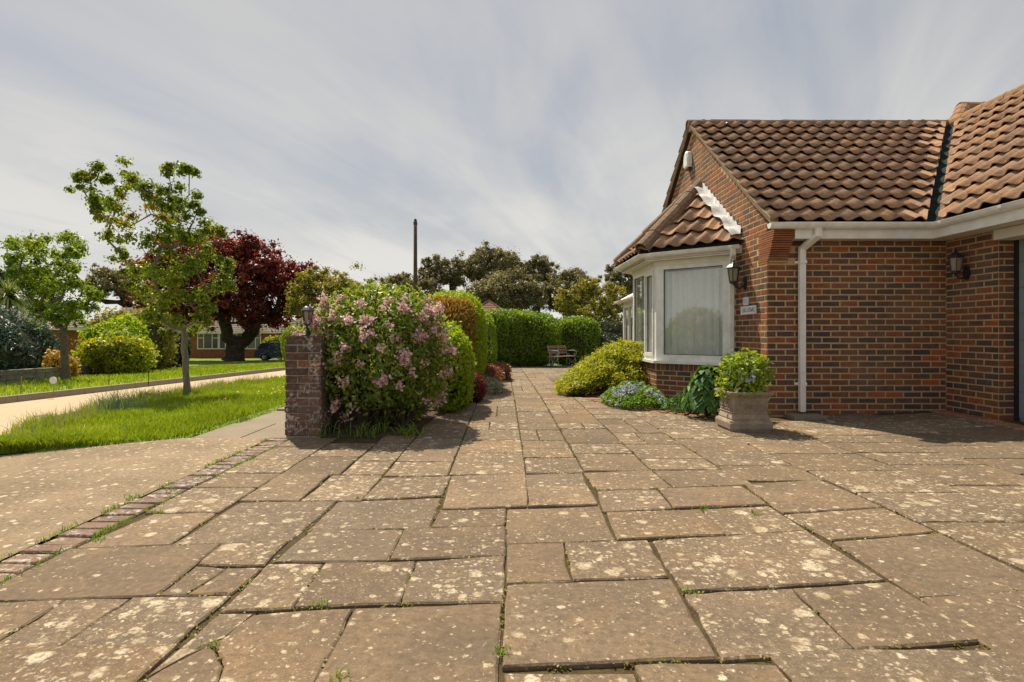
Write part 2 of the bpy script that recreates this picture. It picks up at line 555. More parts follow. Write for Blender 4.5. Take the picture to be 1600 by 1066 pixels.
mat_tile('far_roof', [(0.0, (0.135, 0.118, 0.105)), (1.0, (0.175, 0.155, 0.135))], 0.3)
mat_tile('far_red_roof', [(0.0, (0.20, 0.10, 0.075)), (1.0, (0.25, 0.13, 0.10))], 0.3)
plain('white_plastic', (0.77, 0.755, 0.72), 0.4, 0.5, 0, 0.11, 7)
plain('cream_paint', (0.70, 0.655, 0.56), 0.5, 0.4, 0, 0.06, 3)
plain('black_metal', (0.018, 0.020, 0.019), 0.45, 0.5, 0, 0.4, 40)
plain('valley_lead', (0.022, 0.030, 0.028), 0.9, 0.1, 0, 0.4, 9)
plain('lamp_glass', (0.24, 0.205, 0.15), 0.25, 0.5, 0, 0.1, 6)
plain('sign_white', (0.72, 0.71, 0.70), 0.3, 0.5, 0, 0.05, 6)
plain('sign_ink', (0.10, 0.13, 0.17), 0.4, 0.4, 0, 0.1)
plain('garage_grey', (0.205, 0.235, 0.26), 0.45, 0.5, 0.0, 0.1, 5)
plain('alarm_white', (0.74, 0.74, 0.72), 0.4)
plain('alarm_dark', (0.03, 0.03, 0.09), 0.4)
plain('curtain', (0.85, 0.83, 0.79), 0.9, 0.1, 0, 0.05)
plain('room', (0.30, 0.27, 0.23), 0.9, 0.1)
plain('bench_metal', (0.20, 0.26, 0.26), 0.5, 0.4, 0.0, 0.2, 20)
plain('bench_wood', (0.215, 0.11, 0.07), 0.6, 0.3, 0, 0.35, 20)
plain('bench_seat', (0.36, 0.23, 0.15), 0.6, 0.3, 0, 0.3, 20)
plain('pole_wood', (0.085, 0.058, 0.042), 0.9, 0.1, 0, 0.3, 6)
plain('stake_wood', (0.36, 0.23, 0.11), 0.9, 0.1, 0, 0.2, 12)
plain('car_blue', (0.022, 0.042, 0.15), 0.25, 0.6, 0.2, 0.05)
plain('car_glass', (0.05, 0.06, 0.065), 0.08, 0.7, 0, 0.1)
plain('tyre', (0.02, 0.02, 0.02), 0.8)
plain('alloy', (0.55, 0.55, 0.56), 0.3, 0.6, 0.5, 0.05)
plain('tail_red', (0.50, 0.02, 0.02), 0.25, 0.6)
plain('far_brick', (0.30, 0.115, 0.06), 0.9, 0.2, 0, 0.3, 4)
plain('far_glass', (0.10, 0.12, 0.13), 0.12, 0.7, 0, 0.3, 0.6)
plain('dark_wood', (0.05, 0.035, 0.028), 0.9, 0.1, 0, 0.3, 12)
mat_glass()
mat_bark('bark', (0.07, 0.052, 0.038), (0.17, 0.135, 0.10))
mat_bark('bark_grey', (0.12, 0.10, 0.075), (0.26, 0.225, 0.175), 9)
mat_bark('bark_dark', (0.028, 0.021, 0.018), (0.072, 0.055, 0.045), 3)
mat_bark('twig', (0.045, 0.034, 0.022), (0.10, 0.075, 0.045), 14)
mat_leaf('leaf_verge', [(0.0, (0.09, 0.15, 0.018)), (0.5, (0.16, 0.245, 0.026)), (0.9, (0.26, 0.32, 0.032)), (1.0, (0.38, 0.27, 0.05))], 0.52, (1.3, 1.15, 0.4))
mat_leaf('leaf_maple', [(0.0, (0.10, 0.17, 0.02)), (0.6, (0.18, 0.28, 0.026)), (1.0, (0.29, 0.36, 0.035))], 0.52, (1.3, 1.15, 0.4))
mat_leaf('leaf_copper', [(0.0, (0.075, 0.022, 0.022)), (0.5, (0.145, 0.036, 0.034)), (0.85, (0.23, 0.06, 0.042)), (1.0, (0.36, 0.13, 0.05))], 0.48, (1.4, 0.8, 0.65))
mat_leaf('leaf_weigela', [(0.0, (0.12, 0.20, 0.036)), (0.5, (0.20, 0.29, 0.048)), (0.85, (0.31, 0.39, 0.065)), (1.0, (0.50, 0.48, 0.20))], 0.45, (1.3, 1.2, 0.4))
mat_leaf('petal_pink', [(0.0, (0.66, 0.33, 0.38)), (0.5, (0.78, 0.52, 0.54)), (1.0, (0.86, 0.70, 0.68))], 0.4, (1.0, 0.95, 0.95))
mat_leaf('leaf_lime', [(0.0, (0.19, 0.30, 0.022)), (0.5, (0.28, 0.40, 0.028)), (1.0, (0.42, 0.50, 0.04))], 0.5, (1.2, 1.15, 0.35))
mat_leaf('leaf_gold_twig', [(0.0, (0.30, 0.19, 0.045)), (0.5, (0.42, 0.27, 0.06)), (0.85, (0.52, 0.36, 0.085)), (1.0, (0.34, 0.32, 0.06))], 0.35, (1.2, 1.05, 0.6))
mat_leaf('leaf_privet', [(0.0, (0.105, 0.185, 0.02)), (0.5, (0.17, 0.275, 0.028)), (0.85, (0.26, 0.37, 0.035)), (1.0, (0.36, 0.45, 0.05))], 0.5, (1.25, 1.2, 0.4))
mat_leaf('leaf_juniper', [(0.0, (0.15, 0.21, 0.016)), (0.5, (0.32, 0.36, 0.020)), (1.0, (0.52, 0.50, 0.030))], 0.45, (1.25, 1.15, 0.3))
mat_leaf('leaf_red', [(0.0, (0.083, 0.022, 0.027)), (0.6, (0.165, 0.039, 0.039)), (1.0, (0.270, 0.075, 0.053))], 0.35, (1.4, 0.8, 0.7))
mat_leaf('leaf_heather', [(0.0, (0.195, 0.087, 0.057)), (0.6, (0.300, 0.132, 0.083)), (1.0, (0.405, 0.180, 0.105))], 0.3, (1.2, 0.9, 0.7))
mat_leaf('leaf_silver', [(0.0, (0.28, 0.29, 0.18)), (1.0, (0.46, 0.46, 0.33))], 0.3, (1, 1, 0.8))
mat_leaf('leaf_hosta', [(0.0, (0.045, 0.112, 0.027)), (0.7, (0.075, 0.173, 0.038)), (1.0, (0.150, 0.270, 0.060))], 0.3, (1.2, 1.2, 0.4), 0.5, 0.25)
mat_leaf('leaf_fresh', [(0.0, (0.112, 0.225, 0.030)), (0.7, (0.180, 0.315, 0.042)), (1.0, (0.285, 0.405, 0.060))], 0.42, (1.2, 1.2, 0.4))
mat_leaf('petal_blue', [(0.0, (0.36, 0.38, 0.60)), (1.0, (0.58, 0.60, 0.76))], 0.3, (1, 1, 1))
mat_leaf('leaf_camellia', [(0.0, (0.150, 0.240, 0.027)), (0.6, (0.255, 0.375, 0.036)), (1.0, (0.450, 0.510, 0.075))], 0.42, (1.25, 1.15, 0.4))
mat_leaf('petal_yellow', [(0.0, (0.50, 0.28, 0.04)), (1.0, (0.68, 0.46, 0.10))], 0.3, (1, 1, 0.6))
mat_leaf('leaf_olive', [(0.0, (0.15, 0.14, 0.072)), (0.6, (0.21, 0.195, 0.095)), (1.0, (0.29, 0.26, 0.125))], 0.42, (1.1, 1.05, 0.7))
mat_leaf('leaf_ochre', [(0.0, (0.195, 0.195, 0.038)), (0.6, (0.285, 0.285, 0.053)), (1.0, (0.405, 0.367, 0.075))], 0.42, (1.25, 1.1, 0.45))
mat_leaf('leaf_dark', [(0.0, (0.033, 0.051, 0.030)), (0.7, (0.060, 0.083, 0.045)), (1.0, (0.098, 0.120, 0.063))], 0.25, (1.1, 1.1, 0.7))
mat_leaf('leaf_blue', [(0.0, (0.053, 0.090, 0.068)), (0.7, (0.090, 0.135, 0.099)), (1.0, (0.165, 0.210, 0.150))], 0.25, (1, 1.1, 0.9))
mat_leaf('leaf_palm', [(0.0, (0.120, 0.165, 0.053)), (0.7, (0.225, 0.270, 0.090)), (1.0, (0.375, 0.360, 0.150))], 0.3, (1.1, 1.1, 0.6))
mat_leaf('grass_blade', [(0.0, (0.17, 0.24, 0.02)), (0.6, (0.25, 0.35, 0.028)), (0.9, (0.34, 0.43, 0.04)), (1.0, (0.48, 0.44, 0.12))], 0.48, (1.25, 1.15, 0.35))
mat_leaf('grass_straw', [(0.0, (0.25, 0.22, 0.10)), (1.0, (0.40, 0.32, 0.17))], 0.35, (1, 1, 0.8))
mat_leaf('grass_blue', [(0.0, (0.150, 0.240, 0.105)), (1.0, (0.315, 0.405, 0.195))], 0.35, (1, 1, 0.7))
mat_leaf('moss', [(0.0, (0.112, 0.112, 0.021)), (0.6, (0.210, 0.210, 0.033)), (1.0, (0.315, 0.255, 0.075))], 0.25, (1.1, 1.1, 0.5))

# ------------------------------------------------------------------ ground, road, drive, paths
def struct(name, me, mat):
    return tag(link(name, me, mat), kind='structure')


def grid_mesh(name, X, Y, Z):
    ny, nx = X.shape
    V = np.stack([X, Y, Z], -1).reshape(-1, 3)
    i = np.arange(ny - 1)[:, None] * nx + np.arange(nx - 1)[None, :]
    F = np.stack([i, i + 1, i + nx + 1, i + nx], -1).reshape(-1, 4)
    return np_mesh(name, V, F, None, True)


def ruled(name, mat, ys, xl, xr, nx, dz, bump=0.0, seed=1, skirt=0.0):
    """sheet between two curves x(y), laid on the ground"""
    ys = np.asarray(ys, float)
    t = np.linspace(0, 1, nx)
    XL = np.array([xl(v) for v in ys]); XR = np.array([xr(v) for v in ys])
    X = XL[:, None] * (1 - t) + XR[:, None] * t
    Y = np.repeat(ys[:, None], nx, 1)
    Z = gz(X, Y) + dz
    if bump:
        rg = np.random.default_rng(seed)
        Z = Z + rg.uniform(-bump, bump, Z.shape)
    if skirt:
        Z[0, :] -= skirt; Z[-1, :] -= skirt; Z[:, 0] -= skirt; Z[:, -1] -= skirt
    return struct(name, grid_mesh(name, X, Y, Z), mat)


tt = np.linspace(-1, 1, 121)
gx = np.sign(tt) * (np.abs(tt) * 25 + np.abs(tt) ** 5 * 700)
gy = np.linspace(0, 1, 121); gy = -12 + gy * 75 + gy ** 6 * 800
GX, GY = np.meshgrid(gx, gy)
struct('ground', grid_mesh('ground', GX, GY, gz(GX, GY) - 0.10), 'far_grass')


def interp(pts):
    ys = [p[1] for p in pts]; xs = [p[0] for p in pts]
    return lambda v: float(np.interp(v, ys, xs))


ROAD_L = lambda y: -9.45
road_edge = interp([(-4.62, 5.0), (-5.05, 5.75), (-5.68, 7.4), (-6.22, 9.9), (-6.35, 14), (-6.4, 70)])
ruled('road', 'road_surface', list(np.linspace(-8, 20, 57)) + list(np.linspace(22, 110, 30)), ROAD_L, lambda y: -4.5 if y < 5 else road_edge(y), 12, -0.055)
# driveway apron: runs in from the road to the brick edging
drive_front = lambda x: float(np.interp(x, [-6.6, -4.6, -3.14, -2.0], [5.02, 5.02, 5.66, 5.70]))
xs = np.linspace(-6.6, -2.29, 30); tv = np.linspace(0, 1, 40)
DX = np.repeat(xs[None, :], 40, 0); DF = np.array([drive_front(v) for v in xs])
DY = -4 + (DF[None, :] + 4) * tv[:, None]
struct('driveway', grid_mesh('driveway', DX, DY, gz(DX, DY) - 0.004 + 0.0 * DX), 'drive_concrete')
# footpath of big concrete flags beside the verge
foot = ruled('footpath', 'path_concrete', np.linspace(5.70, 9.0, 8).tolist() + np.linspace(9.5, 40, 30).tolist(), lambda y: -3.12, lambda y: -1.95, 4, -0.035)
yy = 5.71
k = 0
while yy < 16:
    ln = (0.92, 1.22, 0.75)[k % 3]
    cuts = [-3.11, -2.62 + 0.12 * math.sin(k * 2.3), -1.96]
    for a, b in zip(cuts[:-1], cuts[1:]):
        if k % 4 == 1 and a == cuts[0]:
            continue
        m = MB()
        z0 = [gzf(x, y) for x, y in ((a, yy), (b, yy), (b, yy + ln), (a, yy + ln))]
        g = 0.006
        q = [(a + g, yy + g), (b - g, yy + g), (b - g, yy + ln - g), (a + g, yy + ln - g)]
        lift = -0.012 + 0.004 * math.sin(k * 3.1 + a)
        m.add([(x, y, z + lift) for (x, y), z in zip(q, z0)] + [(x, y, z - 0.05) for (x, y), z in zip(q, z0)],
              [(0, 1, 2, 3), (4, 5, 1, 0), (5, 6, 2, 1), (6, 7, 3, 2), (7, 4, 0, 3)])
        m.build('flagstone', 'path_concrete', foot)
    yy += ln
    k += 1
# verges
def verge_r(y):
    return float(np.interp(y, [5.0, 5.64, 5.72], [-4.50, -3.22, -3.13]))
ruled('grass_verge', 'grass_ground', np.concatenate([np.linspace(5.02, 16, 60), np.linspace(16.5, 60, 40)]), lambda y: road_edge(y) + 0.0, verge_r, 20, 0.012, 0.012, 3, 0.06)
ruled('far_verge', 'grass_ground', np.concatenate([np.linspace(2, 30, 60), np.linspace(31, 60, 30)]), lambda y: -60, lambda y: -9.62, 50, 0.05, 0.02, 4)
# kerb on the far side of the road: separate stones
kerb = ruled('kerb', 'kerb_stone', np.linspace(2, 90, 60), lambda y: -9.60, lambda y: -9.46, 3, -0.05)
yk = 4.0
kb_me = None
while yk < 34:
    m = MB()
    z0 = gzf(-9.5, yk); z1 = gzf(-9.5, yk + 0.9)
    v = [(-9.60, yk + .006, z0 - .05), (-9.455, yk + .006, z0 - .05), (-9.455, yk + .894, z1 - .05), (-9.60, yk + .894, z1 - .05)]
    w = [(-9.60, yk + .006, z0 + .075), (-9.475, yk + .006, z0 + .075), (-9.475, yk + .894, z1 + .075), (-9.60, yk + .894, z1 + .075)]
    m.add(v + w, [(4, 5, 6, 7), (0, 1, 5, 4), (1, 2, 6, 5), (2, 3, 7, 6), (3, 0, 4, 7)])
    m.build('kerb_piece', 'kerb_stone', kerb)
    yk += 0.9
# neighbour's drive crossing the far verge
struct('neighbour_drive', grid_mesh('neighbour_drive', *(lambda A, B: (A, B, gz(A, B) + 0.075))(*np.meshgrid(np.linspace(-26, -9.62, 20), np.linspace(29.0, 31.6, 5)))), 'path_concrete')

# ------------------------------------------------------------------ the paved forecourt
patio = ruled('patio', 'soil', np.linspace(-1.5, 23.5, 80), lambda y: -2.30 if y < 5.69 else -1.9, lambda y: 9.5, 30, -0.014, 0.003, 9)
bed_l = interp([(-1.95, 5.50), (-1.6, 5.52), (-0.98, 5.85), (-0.70, 6.8), (-0.45, 9.2), (-0.02, 13.0), (0.12, 17), (-0.2, 19.5), (-1.2, 21)])
bed_r = interp([(9.0, 6.4), (5.6, 6.6), (3.3, 6.75), (2.30, 7.15), (1.95, 7.5), (1.45, 8.7), (0.98, 9.5), (1.15, 11.4), (1.75, 14), (2.3, 17), (4.5, 19.5), (4.5, 23)])


def slab_mesh(q, rg, lift, gap=-0.0012):
    """an uneven flag from a quad (or polygon) on the ground; edges broken into wavy pieces"""
    n = len(q)
    c = np.mean(np.array(q), 0)
    out = []
    for i in range(n):
        a = np.array(q[i], float); b = np.array(q[(i + 1) % n], float)
        L = np.linalg.norm(b - a)
        k = max(1, int(L / 0.075))
        nrm = np.array([-(b - a)[1], (b - a)[0]]) / max(L, 1e-6)
        if np.dot(nrm, c - a) < 0: nrm = -nrm
        bow = rg.normal(0, 0.003)
        for j in range(k):
            s = j / k
            p = a + (b - a) * s
            off = gap + abs(rg.normal(0, 0.0038)) + bow * math.sin(math.pi * s)
            if j == 0:
                p = p + (c - a) / np.linalg.norm(c - a) * (gap * 1.4 + abs(rg.normal(0, 0.006)))
            else:
                p = p + nrm * off
            out.append(p)
    out = np.array(out)
    m = len(out)
    tilt = rg.normal(0, 0.0026, 2)
    ins = out + (c - out) / np.linalg.norm(c - out, axis=1)[:, None] * (0.006 + np.abs(rg.normal(0, 0.003, m)))[:, None]
    zt = gz(out[:, 0], out[:, 1]) + lift + (out - c) @ tilt
    zi = gz(ins[:, 0], ins[:, 1]) + lift + (ins - c) @ tilt
    V = [(x, y, z - 0.045) for (x, y), z in zip(out, zt)] + [(x, y, z - 0.006) for (x, y), z in zip(out, zt)] + [(x, y, z) for (x, y), z in zip(ins, zi)]
    F = []
    for i in range(m):
        j = (i + 1) % m
        F.append((i, j, m + j, m + i)); F.append((m + i, m + j, 2 * m + j, 2 * m + i))
    F.append(tuple(range(2 * m, 3 * m)))
    me = bpy.data.meshes.new('paving_slab')
    me.from_pydata(V, [], F)
    me.update()
    return me


def gq(*pts):
    return [px(x, y) for x, y in pts]


def rq(x0, x1, y0, y1):
    return [(x0, y0), (x1, y0), (x1, y1), (x0, y1)]


SL = [
    gq((108, 857), (347, 849), (307, 881), (245, 930), (-58, 941)),
    gq((347, 849), (450, 845), (415, 884), (307, 882)),
    gq((307, 883), (357, 887), (290, 929), (247, 930)),
    gq((357, 887), (413, 885), (363, 927), (290, 929)),
    gq((-58, 942), (104, 936), (-41, 1024), (-222, 1028)),
    gq((104, 936), (208, 933), (78, 1020), (-41, 1024)),
    gq((208, 933), (362, 929), (262, 1017), (78, 1020)),
    rq(-2.08, -1.08, 1.25, 1.905),
    gq((343, 957), (397, 957), (352, 995), (325, 1008), (250, 1046), (222, 1062)),
    gq((397, 957), (553, 950), (475, 1095), (330, 1095), (347, 1042), (337, 1016), (326, 1008), (352, 995)),
    gq((326, 1009), (337, 1017), (347, 1042), (335, 1095), (190, 1095), (225, 1062), (250, 1047)),
    gq((555, 950), (786, 941), (776, 1125), (452, 1125)),
    gq((418, 880), (508, 879), (456, 950), (345, 956)),
    gq((508, 879), (650, 877), (625, 943), (456, 950)),
    gq((650, 877), (789, 868), (786, 940), (625, 943)),
    gq((487, 826), (632, 827), (606, 876), (425, 879)),
    gq((632, 826), (790, 822), (790, 868), (607, 875)),
    gq((527, 782), (690, 776), (672, 824), (480, 827)),
    gq((688, 797), (791, 794), (790, 822), (674, 824)),
    gq((598, 746), (705, 744), (691, 775), (565, 780)),
    gq((705, 744), (821, 740), (825, 791), (690, 796)),
    gq((375, 784), (526, 782), (452, 845), (266, 851)),
    gq((241, 802), (341, 800), (266, 850), (115, 857)),
    rq(-2.07, -1.64, 3.31, 3.83), rq(-2.07, -1.64, 3.84, 4.22),
    rq(-1.63, -1.26, 3.52, 4.17), rq(-1.25, -0.88, 3.53, 4.17),
    gq((793, 795), (937, 790), (963, 845), (791, 850)),
    gq((821, 741), (911, 737), (919, 760), (823, 762)), gq((823, 762), (919, 760), (936, 789), (825, 792)),
    gq((792, 850), (881, 848), (894, 907), (790, 912)),
    gq((882, 848), (1012, 845), (1048, 903), (895, 907)),
    gq((790, 914), (1050, 904), (1124, 1029), (782, 1044)),
    rq(0.0, 0.395, 1.1, 1.745), rq(0.40, 0.845, 1.1, 1.79),
    rq(0.85, 1.60, 1.15, 1.885),
    gq((1017, 845), (1260, 829), (1385, 907), (1066, 924)),
    gq((1068, 926), (1238, 919), (1336, 1014), (1128, 1030)),
    gq((1239, 919), (1388, 908), (1545, 1000), (1338, 1013)),
    gq((1299, 845), (1466, 832), (1655, 917), (1436, 932)),
    gq((1437, 934), (1660, 918), (1950, 1080), (1660, 1100)),
    gq((1096, 795), (1201, 790), (1262, 828), (1136, 836)),
    gq((946, 801), (1094, 796), (1135, 836), (965, 844)),
    gq((933, 766), (1026, 764), (1052, 793), (944, 799)),
    gq((1027, 763), (1160, 760), (1201, 789), (1053, 793)),
    gq((912, 738), (1017, 733), (1051, 761), (932, 765)),
    gq((1020, 735), (1145, 733), (1180, 756), (1054, 761)),
    gq((1163, 757), (1281, 750), (1381, 793), (1223, 803)),
    gq((1223, 804), (1381, 794), (1465, 831), (1299, 844)),
    rq(2.26, 3.20, 3.14, 3.70), rq(2.26, 3.05, 2.45, 3.13), rq(2.26, 3.1, 1.75, 2.44),
]
# the further flags, laid in strips
def strips(rg):
    S = [(-2.07, -1.64, 4.23), (-1.63, -1.20, 4.18), (-1.19, -0.88, 4.18), (-0.87, -0.41, 4.15), (-0.40, 0.155, 4.18), (0.165, 0.586, 4.23), (0.60, 1.10, 4.31), (1.11, 1.64, 4.34),
         (1.65, 2.25, 4.03), (2.26, 3.00, 3.71), (3.01, 3.75, 3.15), (3.06, 3.9, 1.4), (3.76, 4.5, 3.0), (3.95, 4.7, 1.4), (4.51, 5.2, 3.05), (5.21, 5.9, 3.0), (4.75, 5.9, 1.4), (5.91, 6.6, 1.4)]
    ends = {11: 3.13, 13: 2.98, 16: 2.98}
    L = (0.45, 0.6, 0.6, 0.75, 0.38, 0.52)
    for i, (a, b, y) in enumerate(S):
        end = ends.get(i, 21.8)
        j = i
        while y < end - 0.05:
            d = L[(j * 5 + i * 3 + int(rg.integers(0, 3))) % 6]
            y1 = min(y + d, end)
            if end - y1 < 0.2: y1 = end
            if y > 5.2 and i < 9 and rg.random() < 0.28 and b - a > 0.4:
                m = a + (b - a) * rg.choice([0.42, 0.55])
                yield rq(a, m - 0.004, y, y1 - 0.008); yield rq(m + 0.004, b, y, y1 - 0.008)
            else:
                yield rq(a, b, y, y1 - 0.008)
            y = y1
            j += 1


rg = np.random.default_rng(11)
SL += list(strips(rg))
SLABS = []
for q in SL:
    c = np.mean(np.array(q), 0)
    if c[1] > 5.3:
        if not (bed_l(c[1]) - 0.1 < c[0] < bed_r(c[1]) + 0.25) and not (c[0] > 2.95 and c[1] < 7.12): continue
        if c[1] >= 7.12 and c[0] > 2.6 and c[1] < 18: continue
        if c[0] > 5.40: continue
    lift = float(rg.normal(0, 0.0022))
    link('paving_slab', slab_mesh(q, rg, lift), 'slab', patio)
    SLABS.append(q)
# brick edging between the drive and the flags
edge_me = []
for k in range(4):
    m = MB()
    j = lambda s: float(rg.normal(0, s))
    x0, x1, w = -0.1, 0.1, 0.048
    t4 = [(x0 + j(.006), -w + j(.004)), (x1 + j(.006), -w + j(.004)), (x1 + j(.006), w + j(.004)), (x0 + j(.006), w + j(.004))]
    i4 = [(x * 0.93, y * 0.86) for x, y in t4]
    m.add([(x, y, -.06) for x, y in t4] + [(x, y, -.008) for x, y in t4] + [(x, y, 0) for x, y in i4],
          [(0, 1, 5, 4), (1, 2, 6, 5), (2, 3, 7, 6), (3, 0, 4, 7), (4, 5, 9, 8), (5, 6, 10, 9), (6, 7, 11, 10), (7, 4, 8, 11), (8, 9, 10, 11)])
    me = m.mesh('edging_brick'); me.materials.append(M['paver_brick']); edge_me.append(me)
y = 1.3
while y < 5.62:
    o = link('edging_brick', edge_me[int(rg.integers(0, 4))], None, patio)
    o.location = (-2.185 + float(rg.normal(0, .006)), y, gzf(-2.18, y) - 0.001 + float(rg.normal(0, .003)))
    o.rotation_euler = (float(rg.normal(0, .02)), float(rg.normal(0, .02)), float(rg.normal(0, .05)))
    y += 0.112
# orange brick rim round the flower bed in front of the bay, and the threshold by the garage
or_me = []
for me in edge_me:
    c = me.copy(); c.materials.clear(); c.materials.append(M['orange_paver']); or_me.append(c)
rim = [(1.30, 8.95), (1.62, 8.35), (1.98, 7.62), (2.32, 7.25), (2.85, 7.0)]
for (ax, ay), (bx, by) in zip(rim[:-1], rim[1:]):
    n = max(1, int(math.hypot(bx - ax, by - ay) / 0.112))
    for i in range(n):
        s = (i + .5) / n
        o = link('rim_brick', or_me[int(rg.integers(0, 4))], None, patio)
        o.location = (ax + (bx - ax) * s, ay + (by - ay) * s, gzf(2, 8) + 0.012 + float(rg.normal(0, .003)))
        o.rotation_euler = (0, 0, math.atan2(by - ay, bx - ax) + math.pi / 2 + float(rg.normal(0, .05)))
for i in range(20):
    y = 7.0 - i * 0.112
    o = link('threshold_brick', or_me[i % 4], None, patio)
    o.location = (5.33, y, gzf(5.33, y) + 0.004); o.rotation_euler = (0, 0, float(rg.normal(0, .02)))
# soil of the beds
def bed_sheet(name, ys, xl, xr):
    return ruled(name, 'bed_soil', ys, xl, xr, 10, 0.02, 0.02, 6, 0.08)
bed_sheet('flower_bed', np.linspace(5.56, 22, 60), lambda y: -2.0, lambda y: bed_l(y) - 0.02)
bed_sheet('flower_bed', np.linspace(7.0, 16, 50), lambda y: bed_r(y) + 0.12, lambda y: 3.24)

# ------------------------------------------------------------------ the bungalow
FW_Y = 7.14                 # front wall of the wing
GW_X = 3.26                 # gable wall
RW_X = 5.476                # return wall / garage wall
house = thing('brick_bungalow', (GW_X, FW_Y, 0), 'dark red brick bungalow with brown pantile roof and white gutters on the right', 'house')
rb = np.random.default_rng(5)


def brick_box(L, H, Dp, jit):
    m = MB()
    c = 0.004
    def ring(x, z, y): return [(-x, y, -z), (x, y, -z), (x, y, z), (-x, y, z)]
    a = ring(L / 2, H / 2, Dp); b = ring(L / 2, H / 2, c); d = ring(L / 2 - c, H / 2 - c, 0)
    V = [(x + float(rb.normal(0, jit)), y, z + float(rb.normal(0, jit))) for x, y, z in a + b + d]
    F = []
    for r in (0, 4):
        for i in range(4):
            j = (i + 1) % 4
            F.append((r + i, r + j, r + 4 + j, r + 4 + i))
    F.append((8, 9, 10, 11))
    m.add(V, F)
    return m.v, m.f


def make_brick_me(L, mat='brick', H=0.065, k=3):
    out = []
    for i in range(k):
        v, f = brick_box(L, H, 0.03, 0.0012)
        me = bpy.data.meshes.new('brick'); me.from_pydata(v, [], f); me.update(); me.materials.append(M[mat])
        out.append(me)
    return out


BR_FULL = make_brick_me(0.210, H=0.0605); BR_HALF = make_brick_me(0.0995, H=0.0605)


def brick_layout(length, z0, z1, keep, start=0.0):
    """(u centre, z centre, brick length) in stretcher bond, cut to the ends"""
    k = 0
    z = z0
    while z + 0.07 <= z1 + 0.02:
        u = start - (0.1125 if k % 2 else 0.0)
        while u < length:
            a = max(u + 0.0075, 0.002); b = min(u + 0.2175, length - 0.002)
            if b - a > 0.03:
                c = (a + b) / 2
                if keep is None or keep(c, z + 0.0375, (b - a) / 2):
                    yield c, z + 0.0375, b - a
            u += 0.225
        z += 0.075
        k += 1


def brick_wall(wall, O, u, nrm, length, z0, z1, keep=None, single=True, mat='brick', proud=0.003, start=0.0):
    """bricks with their faces proud of the mortar plane through O; nrm = outward"""
    u = Vector(u); nrm = Vector(nrm); O = Vector(O)
    rest = MB()
    for c, z, L in brick_layout(length, z0, z1, keep, start):
        p = O + u * c + Vector((0, 0, z)) + nrm * (proud + float(rb.normal(0, 0.0006)))
        mt = basis(u, -nrm, Vector((0, 0, 1)), p)
        if single and (abs(L - 0.210) < 1e-3 or abs(L - 0.0995) < 4e-3):
            me = (BR_FULL if L > 0.2 else BR_HALF)[int(rb.integers(0, 3))]
            o = link('brick', me, None, wall)
            o.matrix_local = mt
        else:
            v, f = brick_box(L, 0.0605, 0.03, 0.0012)
            if single:
                me = bpy.data.meshes.new('brick'); me.from_pydata(v, [], f); me.update(); me.materials.append(M[mat])
                o = link('brick', me, None, wall)
                o.matrix_local = mt
            else:
                rest.add(v, f, mt)
    if rest.v:
        tag(rest.build('brick_courses', mat, wall), kind='stuff')


EZ = 2.318; EY = 6.85; RZ = 4.62; RY = 9.93          # eave and ridge of the wing
VX = 3.17                                            # verge
MX0 = 5.10; MX1 = 7.70; MZ = 4.60                    # main roof: eave and ridge
slope = (RZ - EZ) / (RY - EY)
roof_z = lambda y: EZ + slope * (y - EY) if y < RY else RZ - slope * (y - RY)

# front wall
w1 = MB().box((GW_X + .004, FW_Y, -.05), (RW_X + .3, FW_Y + .22, 2.30)).build('wall', 'mortar', house)
brick_wall(w1, (GW_X, FW_Y, 0), (1, 0, 0), (0, -1, 0), RW_X - GW_X, 0.0, 2.26,
           lambda c, z, h: not (c < 0.245 and z > 1.88))
# return wall and the reveal of the garage door
w2 = MB().box((RW_X, 6.38, -.05), (RW_X + .25, FW_Y, 2.30)).build('wall', 'mortar', house)
brick_wall(w2, (RW_X, FW_Y, 0.0), (0, -1, 0), (-1, 0, 0), FW_Y - 6.38, 0.05, 2.28, None, False, start=-0.11)
brick_wall(w2, (RW_X, 6.38, 0.0), (1, 0, 0), (0, -1, 0), 0.17, 0.05, 2.28, None, False, start=-0.05)
# gable wall with the pointed top
gl = 2 * RY - FW_Y - FW_Y
poly = [(FW_Y + .003, -.05), (2 * RY - FW_Y, -.05), (2 * RY - FW_Y, roof_z(2 * RY - FW_Y) - .05), (RY, RZ - .06), (FW_Y + .003, roof_z(FW_Y) - .06)]
mg = basis(Vector((0, 1, 0)), Vector((0, 0, 1)), Vector((1, 0, 0)), Vector((GW_X, 0, 0)))
w3 = MB().prism(poly, 0.0, 0.25, mg).build('wall', 'mortar', house)


def keep_gable(c, z, h):
    y = FW_Y + gl - c
    if z > roof_z(y + h) - 0.03 or z > roof_z(y - h) - 0.03: return False
    if 8.2 < y < 11.3 and z < 2.2: return False
    if y < FW_Y + 0.24 and 1.88 < z < 2.27: return False
    if abs(y - 9.76) < 1.45 and z < 3.30 - 0.78 * abs(y - 9.76) and z < 3.3: return False
    return True


brick_wall(w3, (GW_X, FW_Y + gl, 0), (0, -1, 0), (-1, 0, 0), gl, 0.0, 4.6, keep_gable, False, 'sunlit_gable_brick')
# back and far side, plain, to close the building
MB().box((GW_X + .05, 2 * RY - FW_Y - .25, -.1), (12, 2 * RY - FW_Y, 2.3)).build('wall', 'mortar', house)
MB().box((11.6, 2.6, -.1), (11.9, 12.6, 2.3)).build('wall', 'mortar', house)
w5 = MB().box((RW_X, 2.5, -.05), (RW_X + .25, 3.9, 2.30)).build('wall', 'mortar', house)
brick_wall(w5, (RW_X, 3.9, 0.0), (0, -1, 0), (-1, 0, 0), 1.4, 0.0, 2.2, None, False)

